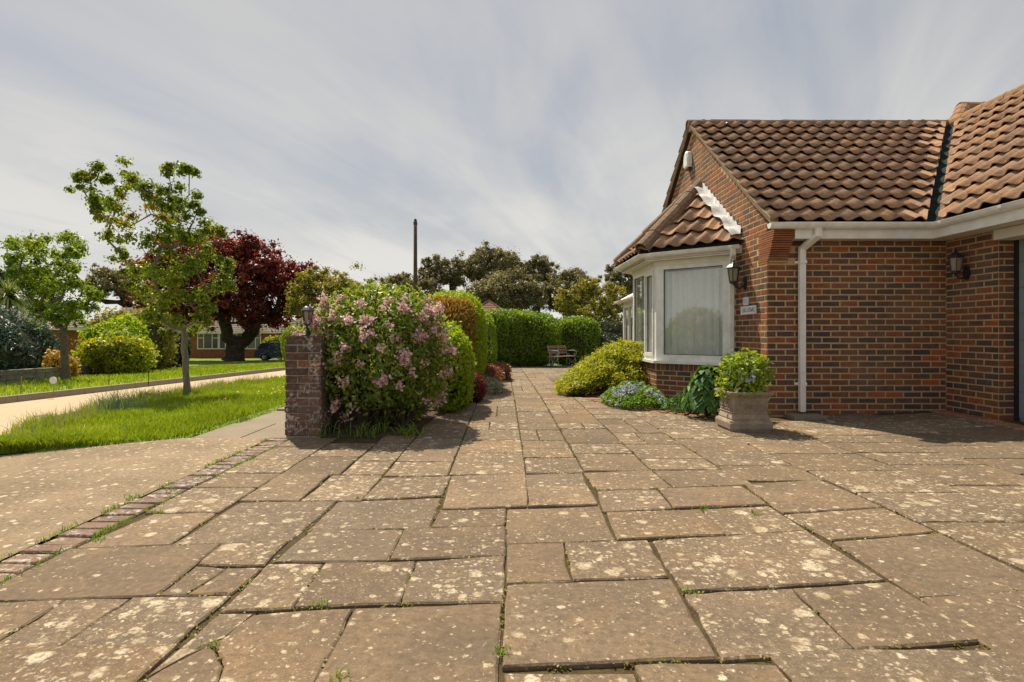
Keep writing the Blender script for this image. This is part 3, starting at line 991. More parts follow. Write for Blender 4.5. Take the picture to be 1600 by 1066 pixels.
# kneeler: creasing tiles corbelled out under the eave at the gable corner
kn = MB().box((GW_X + .01, 7.115, 1.90), (GW_X + .235, FW_Y + .02, 2.28)).build('kneeler', 'mortar', house)
nk = 15
for i in range(nk):
    z = 1.893 + i * 0.0262
    out = 0.012 + 0.20 * (i / (nk - 1)) ** 0.85
    m = MB().box((GW_X - .008 + float(rb.normal(0, .0015)), FW_Y - out, z), (GW_X + .243 + float(rb.normal(0, .002)), FW_Y + .235 + float(rb.normal(0, .01)), z + 0.0185))
    m.build('creasing_tile', 'creasing_tile', kn)

# ------------------------------------------------------------------ tiles
TW = 0.236; TG = (math.hypot(RY - EY, RZ - EZ)) / 12


def tile_vf(L, w=TW + 0.028, A=0.052, th=0.013, lift=0.056):
    n = 9
    V = []; F = []
    for yy, tz, dz in ((0.0, lift, -th), (0.0, lift, 0.0), (L, 0.0, 0.0)):
        for i in range(n):
            x = w * i / (n - 1)
            s = 0.5 + 0.5 * math.sin(2 * math.pi * (x / TW) - 0.6)
            V.append((x, yy, A * s ** 1.5 + tz + dz + 0.004 * x / w))
    for r in (0, 1):
        for i in range(n - 1):
            F.append((r * n + i, r * n + i + 1, (r + 1) * n + i + 1, (r + 1) * n + i))
    return V, F


TILE_V, TILE_F = tile_vf(TG + 0.06)
TILE_ME = bpy.data.meshes.new('tile'); TILE_ME.from_pydata(TILE_V, [], TILE_F); TILE_ME.update()
TILE_ME.polygons.foreach_set('use_smooth', [i >= 8 for i in range(len(TILE_ME.polygons))])
TILE_ME.materials.append(M['roof_tile'])


def tile_field(roof, O, u, v, ncol, nrow, clips, single=lambda p: True, gauge=TG):
    u = Vector(u).normalized(); v = Vector(v).normalized(); n = u.cross(v)
    rest = MB()
    O = Vector(O)
    for i in range(nrow):
        for j in range(ncol):
            p = O + u * (j * TW) + v * (i * gauge) + n * float(rb.normal(0, 0.0022)) + v * float(rb.normal(0, 0.004))
            mt = basis(u, v, n, p) @ Matrix.Rotation(float(rb.normal(0, 0.007)), 4, 'Z') @ Matrix.Rotation(float(rb.normal(0, 0.008)), 4, 'X')
            pts = [mt @ Vector(q) for q in TILE_V]
            st = 1
            for cp, cn in clips:
                ds = [(q - cp).dot(cn) for q in pts]
                if max(ds) <= 0.01: st = 0; break
                if min(ds) < 0: st = 2
            if st == 0: continue
            ctr = p + u * TW / 2 + v * gauge / 2
            if st == 1:
                if single(ctr):
                    o = link('tile', TILE_ME, None, roof)
                    o.matrix_local = mt
                else:
                    rest.add(pts, TILE_F)
            else:
                bm = bmesh.new()
                vs = [bm.verts.new(q) for q in pts]
                for f in TILE_F: bm.faces.new([vs[k] for k in f])
                for cp, cn in clips:
                    bmesh.ops.bisect_plane(bm, geom=bm.verts[:] + bm.edges[:] + bm.faces[:], plane_co=cp, plane_no=cn, clear_inner=True)
                if not bm.faces:
                    bm.free(); continue
                if single(ctr):
                    me = bpy.data.meshes.new('tile'); bm.to_mesh(me); me.materials.append(M['roof_tile'])
                    link('tile', me, None, roof)
                else:
                    bm.verts.index_update()
                    rest.add([q.co.copy() for q in bm.verts], [[q.index for q in f.verts] for f in bm.faces])
                bm.free()
    if rest.v:
        tag(rest.build('tile_courses', 'roof_tile', roof, True), kind='stuff')


vy = Vector((0, RY - EY, RZ - EZ)).normalized()
vm = Vector((MX1 - MX0, 0, MZ - EZ)).normalized()
val_d = Vector((MX1 - MX0, RY - EY, 0)).normalized()
val_p = Vector((MX0, EY, EZ))
nw = Vector((-val_d.y, val_d.x, 0))                      # towards the wing side
# roof decks
deck = MB()
deck.add([(VX + .03, EY + .05, EZ - .01), (MX0 + .02, EY + .05, EZ - .01), (MX1, RY, RZ - .05), (VX + .03, RY, RZ - .05),
          (VX + .03, 2 * RY - EY, EZ - .03), (12, 2 * RY - EY, EZ - .03), (12, RY, RZ - .05)],
         [(0, 1, 2, 3), (3, 2, 6, 5, 4)])
roof1 = deck.build('roof', 'felt', house)
tile_field(roof1, (VX, EY, EZ + .005), (1, 0, 0), vy, 20, 12, [(val_p + nw * 0.055, nw)])
tile_field(roof1, (MX1 + 1.0, 2 * RY - EY, EZ), (-1, 0, 0), (0, -vy.y, vy.z), 24, 12, [(Vector((VX, 0, 0)), Vector((1, 0, 0)))], lambda p: False)
deck2 = MB()
deck2.add([(MX0 + .05, EY, EZ - .01), (MX0 + .05, 2.4, EZ - .01), (MX1, 2.4, MZ - .05), (MX1, 13, MZ - .05), (MX1, RY, MZ - .05), (11.9, 2.4, EZ - .6), (11.9, 13, EZ - .6)],
          [(0, 1, 2, 4), (2, 5, 6, 3)])
roof2 = deck2.build('roof', 'felt', house)
vis = lambda p: 788 + FPX * p.x / p.y < 1640
nrow2 = 11
tile_field(roof2, (MX0, EY + 3.3, EZ + .005), (0, -1, 0), vm, 32, nrow2, [(val_p - nw * 0.055, -nw)], vis, (Vector((MX1 - MX0, 0, MZ - EZ)).length) / nrow2)
# lead valley
vs = []
for s in (0.0, 1.0):
    b = val_p + Vector((MX1 - MX0, RY - EY, RZ - EZ)) * s
    for k, dz in ((-0.10, 0.05), (0, 0.015), (0.10, 0.05)):
        vs.append(b + nw * k + Vector((0, 0, dz)))
MB().add(vs, [(0, 1, 4, 3), (1, 2, 5, 4)]).build('valley', 'valley_lead', house)


# ridge tiles
def ridge_run(roof, a, b, r=0.10, mat='ridge_tile', name='ridge_tile', seg=0.42, drop=0.05, down=0.5):
    a = Vector(a); b = Vector(b)
    d = (b - a); L = d.length; d.normalize()
    s = d.cross(Vector((0, 0, 1))).normalized(); w = s.cross(d)
    n = max(1, round(L / seg))
    for i in range(n):
        p0 = a + d * (L * i / n - 0.012); p1 = a + d * (L * (i + 1) / n + 0.012)
        V = []; K = 8
        j = float(rb.normal(0, .004))
        for p, rr in ((p0, r * 1.03), (p1, r * 0.98)):
            for q in (rr, rr - 0.018):
                for k in range(K + 1):
                    an = -down + (math.pi + 2 * down) * k / K
                    V.append(p + s * math.cos(an) * q + w * (math.sin(an) * q - drop + j))
        m = K + 1
        F = []
        for k in range(K):
            F += [(k, k + 1, 2 * m + k + 1, 2 * m + k), (m + k + 1, m + k, 3 * m + k, 3 * m + k + 1), (k + 1, k, m + k, m + k + 1), (2 * m + k, 2 * m + k + 1, 3 * m + k + 1, 3 * m + k)]
        MB().add(V, F).build(name, mat, roof, False)


MB().box((VX + .02, RY - .055, RZ - .12), (MX1, RY + .055, RZ + .055)).build('ridge_bedding', 'verge_mortar', house)
ridge_run(roof1, (VX - .01, RY, RZ + .045), (MX1 - .05, RY, RZ + .035), 0.085)
ridge_run(roof2, (MX1, 2.6, MZ + .05), (MX1, 12.9, MZ + .05), 0.11, 'ridge_orange')
# verge: bedding mortar along the gable edge
for sgn in (1, -1):
    def P(y, dz, x): return (x, y if sgn > 0 else 2 * RY - y, roof_z(y) + dz)
    V = []
    ys = np.linspace(EY + .02, RY, 13)
    for i, y in enumerate(ys):
        kick = 0.04 * max(0, 1 - (y - EY) / 0.7) ** 2
        wob = 0.008 * math.sin(i * 2.1)
        for dz, x in ((-0.035 + kick * .6, VX + .10), (-0.035 + kick * .6 + wob, VX + .012), (0.035 + kick, VX - .006), (0.035 + kick, VX + .10)):
            V.append(P(float(y), dz, x))
    F = []
    for i in range(len(ys) - 1):
        for k in range(4):
            F.append((i * 4 + k, i * 4 + (k + 1) % 4, (i + 1) * 4 + (k + 1) % 4, (i + 1) * 4 + k))
    F.append((0, 1, 2, 3))
    MB().add(V, F).build('verge', 'verge_mortar', house)

# rear hipped roof whose top shows over the ridge
roof3 = MB().add([(7.3, 9.6, 4.05), (9.16, 11.5, 5.50), (14, 11.5, 5.50), (14, 9.6, 4.05), (7.3, 13.4, 4.05), (14, 13.4, 4.05)],
                 [(0, 3, 2, 1), (0, 1, 4), (4, 1, 2, 5)]).build('roof', 'roof_tile', house)
ridge_run(roof3, (7.75, 10.02, 4.40), (9.16, 11.5, 5.54), 0.14, 'ridge_orange', 'hip_tile')
ridge_run(roof3, (9.1, 11.5, 5.54), (12.5, 11.5, 5.54), 0.14, 'ridge_orange')

# fascia, soffit, gutters
MB().box((3.50, 6.925, 2.162), (5.20, 6.945, 2.335)).box((5.155, 2.5, 2.162), (5.175, 6.924, 2.335)).build('fascia', 'white_plastic', house)
MB().box((3.505, 6.946, 2.166), (5.6, 7.133, 2.176)).box((5.176, 2.5, 2.166), (5.47, 6.945, 2.176)).build('soffit', 'cream_paint', house)
MB().box((5.40, 2.6, 2.05), (5.64, 6.36, 2.160)).build('lintel_board', 'cream_paint', house)


def gutter_prof(r=0.056, n=8, th=0.006):
    o = [(r * math.cos(math.pi + math.pi * k / n), r * 1.15 * math.sin(math.pi + math.pi * k / n)) for k in range(n + 1)]
    i = [((r - th) * math.cos(math.pi + math.pi * k / n), (r - th) * 1.15 * math.sin(math.pi + math.pi * k / n)) for k in range(n + 1)]
    lip = [(-r - .004, .006)] + o + [(r + .004, .006)]
    return lip + i[::-1]


GZ = 2.335
g1 = MB().sweep([(3.165, 6.872, GZ), (MX0 + .03, 6.872, GZ), (MX0 + .03, 2.4, GZ)], gutter_prof()).build('gutter', 'white_plastic', house, True)
MB().prism([(x, y) for x, y in gutter_prof()[1:10]], 0, 0.004, basis(Vector((0, -1, 0)), Vector((0, 0, 1)), Vector((-1, 0, 0)), Vector((3.164, 6.872, GZ)))).build('stop_end', 'white_plastic', g1)
def gut_clip(p, d, parent, r=0.0635):
    d = Vector(d).normalized()
    MB().sweep([Vector(p) - d * .022, Vector(p) + d * .022], [(r * math.cos(math.pi + math.pi * k / 8), r * 1.12 * math.sin(math.pi + math.pi * k / 8) + .004) for k in range(9)] + [(.05 * math.cos(-math.pi * k / 8), .05 * math.sin(-math.pi * k / 8) + .004) for k in range(9)]).build('gutter_clip', 'white_plastic', parent)
for x in (3.45, 3.58, 3.78, 4.30, 4.95):
    gut_clip((x, 6.872, GZ), (1, 0, 0), g1)
for y in (6.72, 5.9, 5.0):
    gut_clip((MX0 + .03, y, GZ), (0, -1, 0), g1)


def square_pipe(path, w, name, parent, mat='white_plastic'):
    """square downpipe along a path that bends in one vertical plane"""
    P = [Vector(p) for p in path]
    V = []; F = []
    for i, p in enumerate(P):
        a = P[max(0, i - 1)]; b = P[min(len(P) - 1, i + 1)]
        d0 = (p - a).normalized() if i > 0 else (b - p).normalized()
        d1 = (b - p).normalized() if i < len(P) - 1 else d0
        t_ = (d0 + d1).normalized()
        s = Vector((1, 0, 0)); s = (s - t_ * s.dot(t_)).normalized()
        k = 1 / max(.5, t_.dot(d0))
        q = t_.cross(s).normalized()
        for su, sq in ((-1, -1), (1, -1), (1, 1), (-1, 1)):
            V.append(p + s * su * w / 2 * (k if abs(d0.x - d1.x) > .1 else 1) + q * sq * w / 2)
    for i in range(len(P) - 1):
        for k in range(4):
            F.append((i * 4 + k, i * 4 + (k + 1) % 4, (i + 1) * 4 + (k + 1) % 4, (i + 1) * 4 + k))
    F.append((0, 1, 2, 3)); F.append(tuple(len(V) - 4 + k for k in range(4)))
    me = MB().add(V, F).mesh(name)
    bm = bmesh.new(); bm.from_mesh(me); bmesh.ops.recalc_face_normals(bm, faces=bm.faces)
    bmesh.ops.bevel(bm, geom=bm.edges[:], offset=0.006, segments=2, affect='EDGES', profile=.5); bm.to_mesh(me); bm.free()
    return link(name, me, mat, parent)


dpx = 3.66
dp = square_pipe([(dpx + .085, 6.876, 2.30), (dpx + .085, 6.876, 2.19), (dpx, 7.08, 2.06), (dpx, 7.08, 0.06)], 0.068, 'downpipe', house)
for z in (1.90, 0.40):
    MB().box((dpx - .04, 7.037, z - .02), (dpx + .04, 7.119, z + .02)).box((dpx - .07, 7.119, z - .014), (dpx + .07, 7.13, z + .014)).build('pipe_clip', 'white_plastic', dp)
MB().prism([(dpx - .2, 6.86), (dpx + .18, 6.84), (dpx + .2, 7.12), (dpx - .2, 7.12)], -.02, .035).build('gully_surround', 'kerb_stone', house)

# ------------------------------------------------------------------ bay window
A = Vector((3.26, 8.15, 0)); B = Vector((2.36, 8.95, 0)); C = Vector((2.36, 10.57, 0)); Dq = Vector((3.26, 11.37, 0))
bayw = MB().prism([(A.x, A.y), (B.x, B.y), (C.x, C.y), (Dq.x, Dq.y)][::-1], -.05, 0.555).build('bay_wall', 'mortar', house)


def panel_axes(P, Q):
    u = (Q - P).normalized()
    n = Vector((u.y, -u.x, 0))
    return u, n, (Q - P).length


BR_HEAD = []
for P, Q in ((B, A), (C, B), (Dq, C)):
    u, n, L = panel_axes(P, Q)
    if n.x > 0.2: n = -n
    brick_wall(bayw, P, u, n, L, 0.0, 0.45, None, False)
    rest = MB()
    k = 0
    while k * 0.0745 + 0.07 < L:
        v, f = brick_box(0.0645, 0.098, 0.03, 0.0012)
        rest.add(v, f, basis(u, -n, Vector((0, 0, 1)), P + u * (k * 0.0745 + 0.037) + Vector((0, 0, 0.503)) + n * 0.006))
        k += 1
    tag(rest.build('header_course', 'brick', bayw), kind='stuff')

SZ, HZ = 0.60, 2.06
pts = [A, B, C, Dq]
bay = MB()
def offset_path(d):
    """the bay outline moved outwards by d"""
    out = []
    ns = []
    for P, Q in zip(pts[:-1], pts[1:]):
        u = (Q - P).normalized(); n = Vector((u.y, -u.x, 0))
        if n.dot((P + Q) / 2 - Vector((3.26, 9.76, 0))) < 0: n = -n
        ns.append(n)
    for i, p in enumerate(pts):
        if i == 0:
            n = ns[0]; t_ = d / n.y * 1.0 if abs(n.y) > .1 else 0
            out.append(Vector((p.x, p.y + d / n.y, 0)))
        elif i == 3:
            n = ns[2]
            out.append(Vector((p.x, p.y + d / n.y, 0)))
        else:
            m = (ns[i - 1] + ns[i]).normalized(); out.append(p + m * (d / m.dot(ns[i])))
    return out


sill = offset_path(0.055); inn = offset_path(-0.10)
MB().prism([(q.x, q.y) for q in sill][::-1], 0.558, 0.60).build('window_sill', 'white_plastic', house)
hd0 = offset_path(0.012)
MB().prism([(q.x, q.y) for q in hd0][::-1], HZ + .001, 2.135).build('window_head', 'white_plastic', house)


def window_panel(P, Q, posts, rails, panes, opener=()):
    """one face of the bay: frame pieces along u; n outwards"""
    u, n, L = panel_axes(P, Q)
    if n.dot((P + Q) / 2 - Vector((3.26, 9.76, 0))) < 0: n = -n
    mt = basis(u, n, Vector((0, 0, 1)), P)
    if u.cross(n).z < 0: pass
    m = MB()
    for a, b, d in posts: m.box((a, -.07, SZ), (b, d, HZ), mt)
    for a, b, z0, z1, d in rails: m.box((a, -.068, z0), (b, d, z1), mt)
    fr = m.build('window_frame', 'white_plastic', house)
    for a, b, z0, z1 in panes:
        MB().box((a - .01, -.035, z0 - .01), (b + .01, -.029, z1 + .01), mt).build('pane', 'glass', fr)
        g = MB()
        for q in ((a, b, z0, z0 + .008), (a, b, z1 - .008, z1), (a, a + .008, z0, z1), (b - .008, b, z0, z1)):
            g.box((q[0], -.028, q[2]), (q[1], -.018, q[3]), mt)
        g.build('gasket', 'black_metal', fr)
    for a, b, z0, z1 in opener:
        g = MB()
        for q in ((a - .05, b + .05, z0 - .055, z0), (a - .05, b + .05, z1, z1 + .05), (a - .05, a, z0, z1), (b, b + .05, z0, z1)):
            g.box((q[0], -.04, q[2]), (q[1], .022, q[3]), mt)
        g.build('casement', 'white_plastic', fr)
    return fr


L1 = (A - B).length
window_panel(B, A, [(0.0, 0.12, 0), (L1 - .17, L1 - .08, 0.0), (L1 - .077, L1 - .002, 0.008)], [(0.12, L1 - .17, SZ, SZ + .095, -.001), (0.12, L1 - .17, HZ - .06, HZ, -.001)], [(0.12, L1 - .17, SZ + .095, HZ - .06)])
L2 = (B - C).length
window_panel(C, B, [(0, .07, 0), (.86, .93, 0), (L2 - .13, L2 - .002, 0)], [(.07, .86, SZ, SZ + .08, -.001), (.07, .86, HZ - .06, HZ, -.001), (.93, L2 - .13, SZ, SZ + .05, -.001), (.93, L2 - .13, HZ - .05, HZ, -.001)],
             [(.07, .86, SZ + .08, HZ - .06), (.985, L2 - .185, SZ + .11, HZ - .11)], [(.985, L2 - .185, SZ + .11, HZ - .11)])
window_panel(Dq, C, [(0, .12, 0), (L1 - .12, L1 - .002, 0)], [(.12, L1 - .12, SZ, SZ + .08, -.001), (.12, L1 - .12, HZ - .06, HZ, -.001)], [(.12, L1 - .12, SZ + .08, HZ - .06)])
# net curtain following the glass
cp = offset_path(-0.16)
cv = []
cpath = []
for P, Q in zip(cp[:-1], cp[1:]):
    k = max(2, int((Q - P).length / 0.012))
    u = (Q - P).normalized(); n = Vector((u.y, -u.x, 0))
    for i in range(k):
        s = i / k * (Q - P).length
        cpath.append(P + u * s + n * (0.022 * math.sin(s * 62 + 1.7 * math.sin(s * 9)) + 0.008 * math.sin(s * 171)))
V = [(p.x, p.y, 0.66) for p in cpath] + [(p.x, p.y, 1.98) for p in cpath]
N_ = len(cpath)
MB().add(V, [(i, i + 1, N_ + i + 1, N_ + i) for i in range(N_ - 1)]).build('net_curtain', 'curtain', house, True)
# blind box / pelmet behind the top of the glass
pm0 = offset_path(-0.12); 
MB().box((3.20, 8.4, .56), (3.252, 11.2, 2.05)).build('room_wall', 'room', house)

# bay soffit, fascia, gutter
go = offset_path(0.25)
so = offset_path(0.19)
MB().prism([(q.x, q.y) for q in so][::-1], 2.137, 2.150).build('soffit', 'cream_paint', house)
fo = offset_path(0.19); fi = offset_path(0.17)
m = MB()
for i in range(3):
    m.add([(fo[i].x, fo[i].y, 2.126), (fo[i + 1].x, fo[i + 1].y, 2.126), (fo[i + 1].x, fo[i + 1].y, 2.235), (fo[i].x, fo[i].y, 2.235),
           (fi[i].x, fi[i].y, 2.126), (fi[i + 1].x, fi[i + 1].y, 2.126), (fi[i + 1].x, fi[i + 1].y, 2.235), (fi[i].x, fi[i].y, 2.235)],
          [(0, 1, 2, 3), (5, 4, 7, 6), (0, 4, 5, 1), (3, 2, 6, 7)])
m.build('fascia', 'white_plastic', house)
gp = [Vector((q.x, q.y, 2.225)) for q in go]
gp[0].x -= 0.04; gp[0].y += .035
g2 = MB().sweep(gp[::-1], [(-s, u) for s, u in gutter_prof(.052)][::-1]).build('gutter', 'white_plastic', house, True)
for P, Q in zip(gp[:-1], gp[1:]):
    for s in (.08, .9):
        gut_clip(P + (Q - P) * s, (Q - P), g2, .059)
bp = square_pipe([gp[0] + Vector((-.08, .06, -.04)), gp[0] + Vector((-.08, .06, -.12)), Vector((3.17, 8.045, 1.98)), Vector((3.17, 8.045, .05))], .062, 'downpipe', house)
for z in (1.9, .62):
    MB().box((3.13, 8.0, z - .018), (3.253, 8.085, z + .018)).build('pipe_clip', 'white_plastic', bp)

# bay roof: three tiled faces leaning on the gable
ro = offset_path(0.24)
E0, E1, E2, E3 = [Vector((q.x, q.y, 2.255)) for q in ro]
AP = Vector((3.25, 9.55, 3.40)); AP2 = Vector((3.25, 9.98, 3.40))
broof = MB().add([E0, E1, E2, E3, AP, AP2], [(0, 1, 4), (1, 2, 5, 4), (2, 3, 5)]).build('bay_roof', 'felt', house)


def hip_clip(P, Q, side):
    d = (Q - P); n = Vector((d.y, -d.x, 0)).normalized()
    if n.dot(side - P) < 0: n = -n
    return (P.copy(), n)


def face_axes(P, Q, T):
    """eave P->Q seen from outside left to right"""
    u = (Q - P).normalized()
    n = u.cross(T - P).normalized()
    if n.z < 0: n = -n
    v = n.cross(u)
    return u, v


def bay_face(P, Q, T, clips):
    u, v = face_axes(P, Q, T)
    if v.z < 0: v = -v
    if u.cross(v).z < 0:
        P, Q = Q, P; u = -u
    h = (T - P).dot(v)
    rows = 5
    tile_field(broof, P - u * 0.1, u, v, int((Q - P).length / TW) + 2, rows, clips, lambda p: True, h / rows)


wallclip = (Vector((GW_X - .015, 0, 0)), Vector((-1, 0, 0)))
bay_face(E0, E1, AP, [hip_clip(E1, AP, E0), wallclip])
bay_face(E1, E2, AP, [hip_clip(E1, AP, (E1 + E2) / 2), hip_clip(E2, AP2, (E1 + E2) / 2), wallclip])
bay_face(E2, E3, AP2, [hip_clip(E2, AP2, E3), wallclip])
ridge_run(broof, E1 + Vector((-.03, -.03, .09)), AP + Vector((0, 0, .11)), 0.125, 'ridge_tile', 'hip_tile', .36)
ridge_run(broof, E2 + Vector((-.03, .03, .09)), AP2 + Vector((0, 0, .11)), 0.125, 'ridge_tile', 'hip_tile', .36)
# stepped lead flashing dressed over the tiles against the brickwork
fl_d = (AP - E0)
m = MB(); K = 40
V = []; F = []
u1, v1 = face_axes(E0, E1, AP)
for i in range(K + 1):
    s = i / K
    p = E0 + Vector((0, .06, .02)) + fl_d * s * 0.985
    p.x = GW_X - .018
    wv = 0.5 + 0.5 * math.sin(s * 30)
    a = p + Vector((0, 0, .17 + .05 * (1 - ((s * 13) % 1.0))))
    b = p + Vector((-.01, 0, .10 + .02 * wv))
    c = p + Vector((-.09, -.035, .085 + .035 * wv))
    d = p + Vector((-.155 - .02 * math.sin(s * 21), -.055, .062 + .045 * wv))
    V += [a, b, c, d]
for i in range(K):
    for k in range(3):
        F.append((i * 4 + k, i * 4 + k + 1, (i + 1) * 4 + k + 1, (i + 1) * 4 + k))
MB().add(V, F).build('flashing', 'lead', house)

# garage door facing the forecourt
gd = MB().box((RW_X + .185, 3.9, 0.03), (RW_X + .20, 6.375, 2.1)).build('garage_door', 'garage_grey', house)
for i in range(7):
    for j in range(5):
        y0 = 6.32 - j * .485; z0 = .10 + i * .285
        MB().box((RW_X + .172, y0 - .478, z0), (RW_X + .186, y0, z0 + .278)).build('door_panel', 'garage_grey', gd)
MB().box((RW_X + .165, 6.325, .03), (RW_X + .19, 6.378, 2.1)).build('door_frame', 'black_metal', gd)


# ------------------------------------------------------------------ lanterns, alarm, plates
def lantern_parts(root, mtx, s=1.0, stem=True):
    """six-sided coach lantern, centred on the axis, base of the glass at z=0"""
    body = MB()
    n = 6
    body.lathe([(.075 * s, .175 * s), (.105 * s, .180 * s), (.098 * s, .192 * s), (.055 * s, .235 * s), (.03 * s, .248 * s), (.014 * s, .27 * s), (.018 * s, .285 * s), (.004 * s, .305 * s)], n, mtx)
    body.lathe([(.02 * s, -.035 * s), (.055 * s, -.022 * s), (.057 * s, 0), (.05 * s, .008 * s)], n, mtx)
    for k in range(n):
        a = 2 * math.pi * k / n
        p0 = mtx @ Vector((.054 * s * math.cos(a), .054 * s * math.sin(a), 0)); p1 = mtx @ Vector((.078 * s * math.cos(a), .078 * s * math.sin(a), .178 * s))
        body.tube([p0, p1], .006 * s, 4)
    body.build('lamp_frame', 'black_metal', root)
    MB().lathe([(.049 * s, .006 * s), (.072 * s, .174 * s)], n, mtx).build('lamp_glass', 'lamp_glass', root)


def wall_lantern(wall_pt, out, label, s=1.0):
    out = Vector(out)
    root = thing('wall_lantern', wall_pt, label, 'lantern')
    W = Vector(wall_pt)
    side = Vector((0, 0, 1)).cross(out)
    # oval back plate
    mt = basis(side, Vector((0, 0, 1)), out, W)
    prof = [(.052 * s * math.cos(2 * math.pi * k / 16), .09 * s * math.sin(2 * math.pi * k / 16)) for k in range(16)]
    MB().prism(prof, 0.0, .018, mt).prism([(x * .7, y * .7) for x, y in prof], .018, .03, mt).build('back_plate', 'black_metal', root)
    c = W + out * .155 * s + Vector((0, 0, .02 * s))
    MB().tube([W + out * .02 + Vector((0, 0, -.03 * s)), W + out * .07 * s + Vector((0, 0, -.07 * s)), W + out * .12 * s + Vector((0, 0, -.06 * s)), c + Vector((0, 0, -.03 * s))], .012 * s, 6).build('bracket', 'black_metal', root)
    lantern_parts(root, Matrix.Translation(c), s)
    return root


wall_lantern((GW_X - .01, 7.78, 1.70), (-1, 0, 0), 'black wall lantern on the sunlit gable beside the bay window', 1.0)
wall_lantern((RW_X - .01, 6.80, 1.735), (-1, 0, 0), 'black wall lantern in shade on the wall by the garage door', 0.9)

al = thing('alarm_box', (GW_X, 10.08, 3.88), 'white burglar alarm box high on the brick gable', 'alarm box')
prof = [(-.10, .03), (.10, .03), (.115, .09), (.11, .20), (.07, .29), (0, .325), (-.07, .29), (-.11, .20), (-.115, .09)]
mt = basis(Vector((0, -1, 0)), Vector((0, 0, 1)), Vector((-1, 0, 0)), Vector((GW_X - .012, 10.08, 3.88)))
m = MB()
nn = len(prof)
m.add([(x, y, 0) for x, y in prof] + [(x, y, .06) for x, y in prof] + [(x * .8, (y - .16) * .85 + .16, .085) for x, y in prof],
      [tuple(range(2 * nn, 3 * nn))] + [(r * nn + i, r * nn + (i + 1) % nn, (r + 1) * nn + (i + 1) % nn, (r + 1) * nn + i) for r in (0, 1) for i in range(nn)], mt)
m.build('cover', 'alarm_white', al)
MB().box((-.085, .0, .0), (.085, .029, .062), mt).build('strobe', 'alarm_dark', al)


def text_mesh(body, size, name):
    cu = bpy.data.curves.new(name, 'FONT')
    cu.body = body; cu.size = size; cu.align_x = 'CENTER'; cu.align_y = 'CENTER'; cu.extrude = .0008
    o = bpy.data.objects.new(name, cu)
    COL.objects.link(o)
    bpy.context.view_layer.update()
    me = bpy.data.meshes.new_from_object(o.evaluated_get(bpy.context.evaluated_depsgraph_get()))
    bpy.data.objects.remove(o)
    return me


def plate(name, y0, y1, z0, z1, texts, label, cat):
    root = thing(name, (GW_X, (y0 + y1) / 2, z0), label, cat)
    mt = basis(Vector((0, -1, 0)), Vector((0, 0, 1)), Vector((-1, 0, 0)), Vector((GW_X - .009, (y0 + y1) / 2, (z0 + z1) / 2)))
    w = (y1 - y0) / 2; h = (z1 - z0) / 2
    MB().box((-w, -h, 0), (w, h, .014), mt).build('plaque', 'sign_white', root)
    for body, size, dx, sx in texts:
        me = text_mesh(body, size, 'lettering')
        me.transform(mt @ Matrix.Translation((dx, 0, .0155)) @ Matrix.Diagonal((sx, 1, 1, 1)))
        link('lettering', me, 'sign_ink', root)
    return root


plate('number_plaque', 7.66, 7.80, 1.40, 1.505, [('11', .10, 0, 1.0)], 'small white number plaque above the house name', 'sign')
plate('name_plaque', 7.42, 7.89, 1.275, 1.385, [('LAS', .085, -.125, .95), ('LOSAS', .085, .085, .95)], 'white ceramic house name plaque reading LAS LOSAS on the gable', 'sign')

# ------------------------------------------------------------------ conservatory behind the bay
cons = thing('conservatory', (2.9, 13.6, 0), 'white framed conservatory showing beyond the bay window', 'conservatory')
cx0, cy0, cx1, cy1 = 3.0, 12.75, 6.4, 14.35
cz = gzf(3, 14)
fr = MB()
for y in (cy0, cy0 + .53, cy0 + 1.06, cy1):
    fr.box((cx0 - .035, y - .04, cz), (cx0 + .035, y + .04, 1.72))
for x in (cx0 + .9, cx0 + 1.8, cx0 + 2.7, cx1):
    fr.box((x - .04, cy0 - .035, cz), (x + .04, cy0 + .035, 1.72))
fr.box((cx0 - .03, cy0, .25), (cx0 + .03, cy1, .33)).box((cx0 - .03, cy0, 1.64), (cx0 + .03, cy1, 1.79))
fr.box((cx0, cy0 - .03, .25), (cx1, cy0 + .03, .33)).box((cx0, cy0 - .03, 1.64), (cx1, cy0 + .03, 1.79))
fr.build('frame', 'white_plastic', cons)
MB().box((cx0 - .02, cy0 - .02, cz - .1), (cx0 + .02, cy1, .25)).box((cx0 - .02, cy0 - .018, cz - .1), (cx1, cy0 + .018, .25)).build('dwarf_wall', 'white_plastic', cons)
for k in range(3):
    y = cy0 + .53 * k
    MB().box((cx0 - .004, y + .04, .33), (cx0 + .004, min(y + .49, cy1 - .04), 1.64)).build('pane', 'glass', cons)
for k in range(3):
    MB().box((cx0 + .04 + .9 * k, cy0 - .004, .33), (cx0 + .86 + .9 * k, cy0 + .004, 1.64)).build('pane', 'glass', cons)
MB().add([(cx0 - .15, cy0 - .15, 1.80), (cx0 - .15, cy1 + .15, 1.80), (cx0 + .8, cy1 - .7, 2.32), (cx0 + .8, cy0 + .7, 2.32), (cx1, cy0 - .15, 1.80), (cx1, cy0 + .7, 2.32), (cx1, cy1 - .7, 2.32), (cx1, cy1 + .15, 1.80)],
         [(1, 0, 3, 2), (0, 4, 5, 3), (3, 5, 6, 2), (2, 6, 7, 1)]).build('roof', 'white_plastic', cons)
MB().sweep([(cx1, cy0 - .19, 1.80), (cx0 - .19, cy0 - .19, 1.80), (cx0 - .19, cy1 + .19, 1.80)][::-1], [(-s, u) for s, u in gutter_prof(.05)][::-1]).build('gutter', 'white_plastic', cons, True)
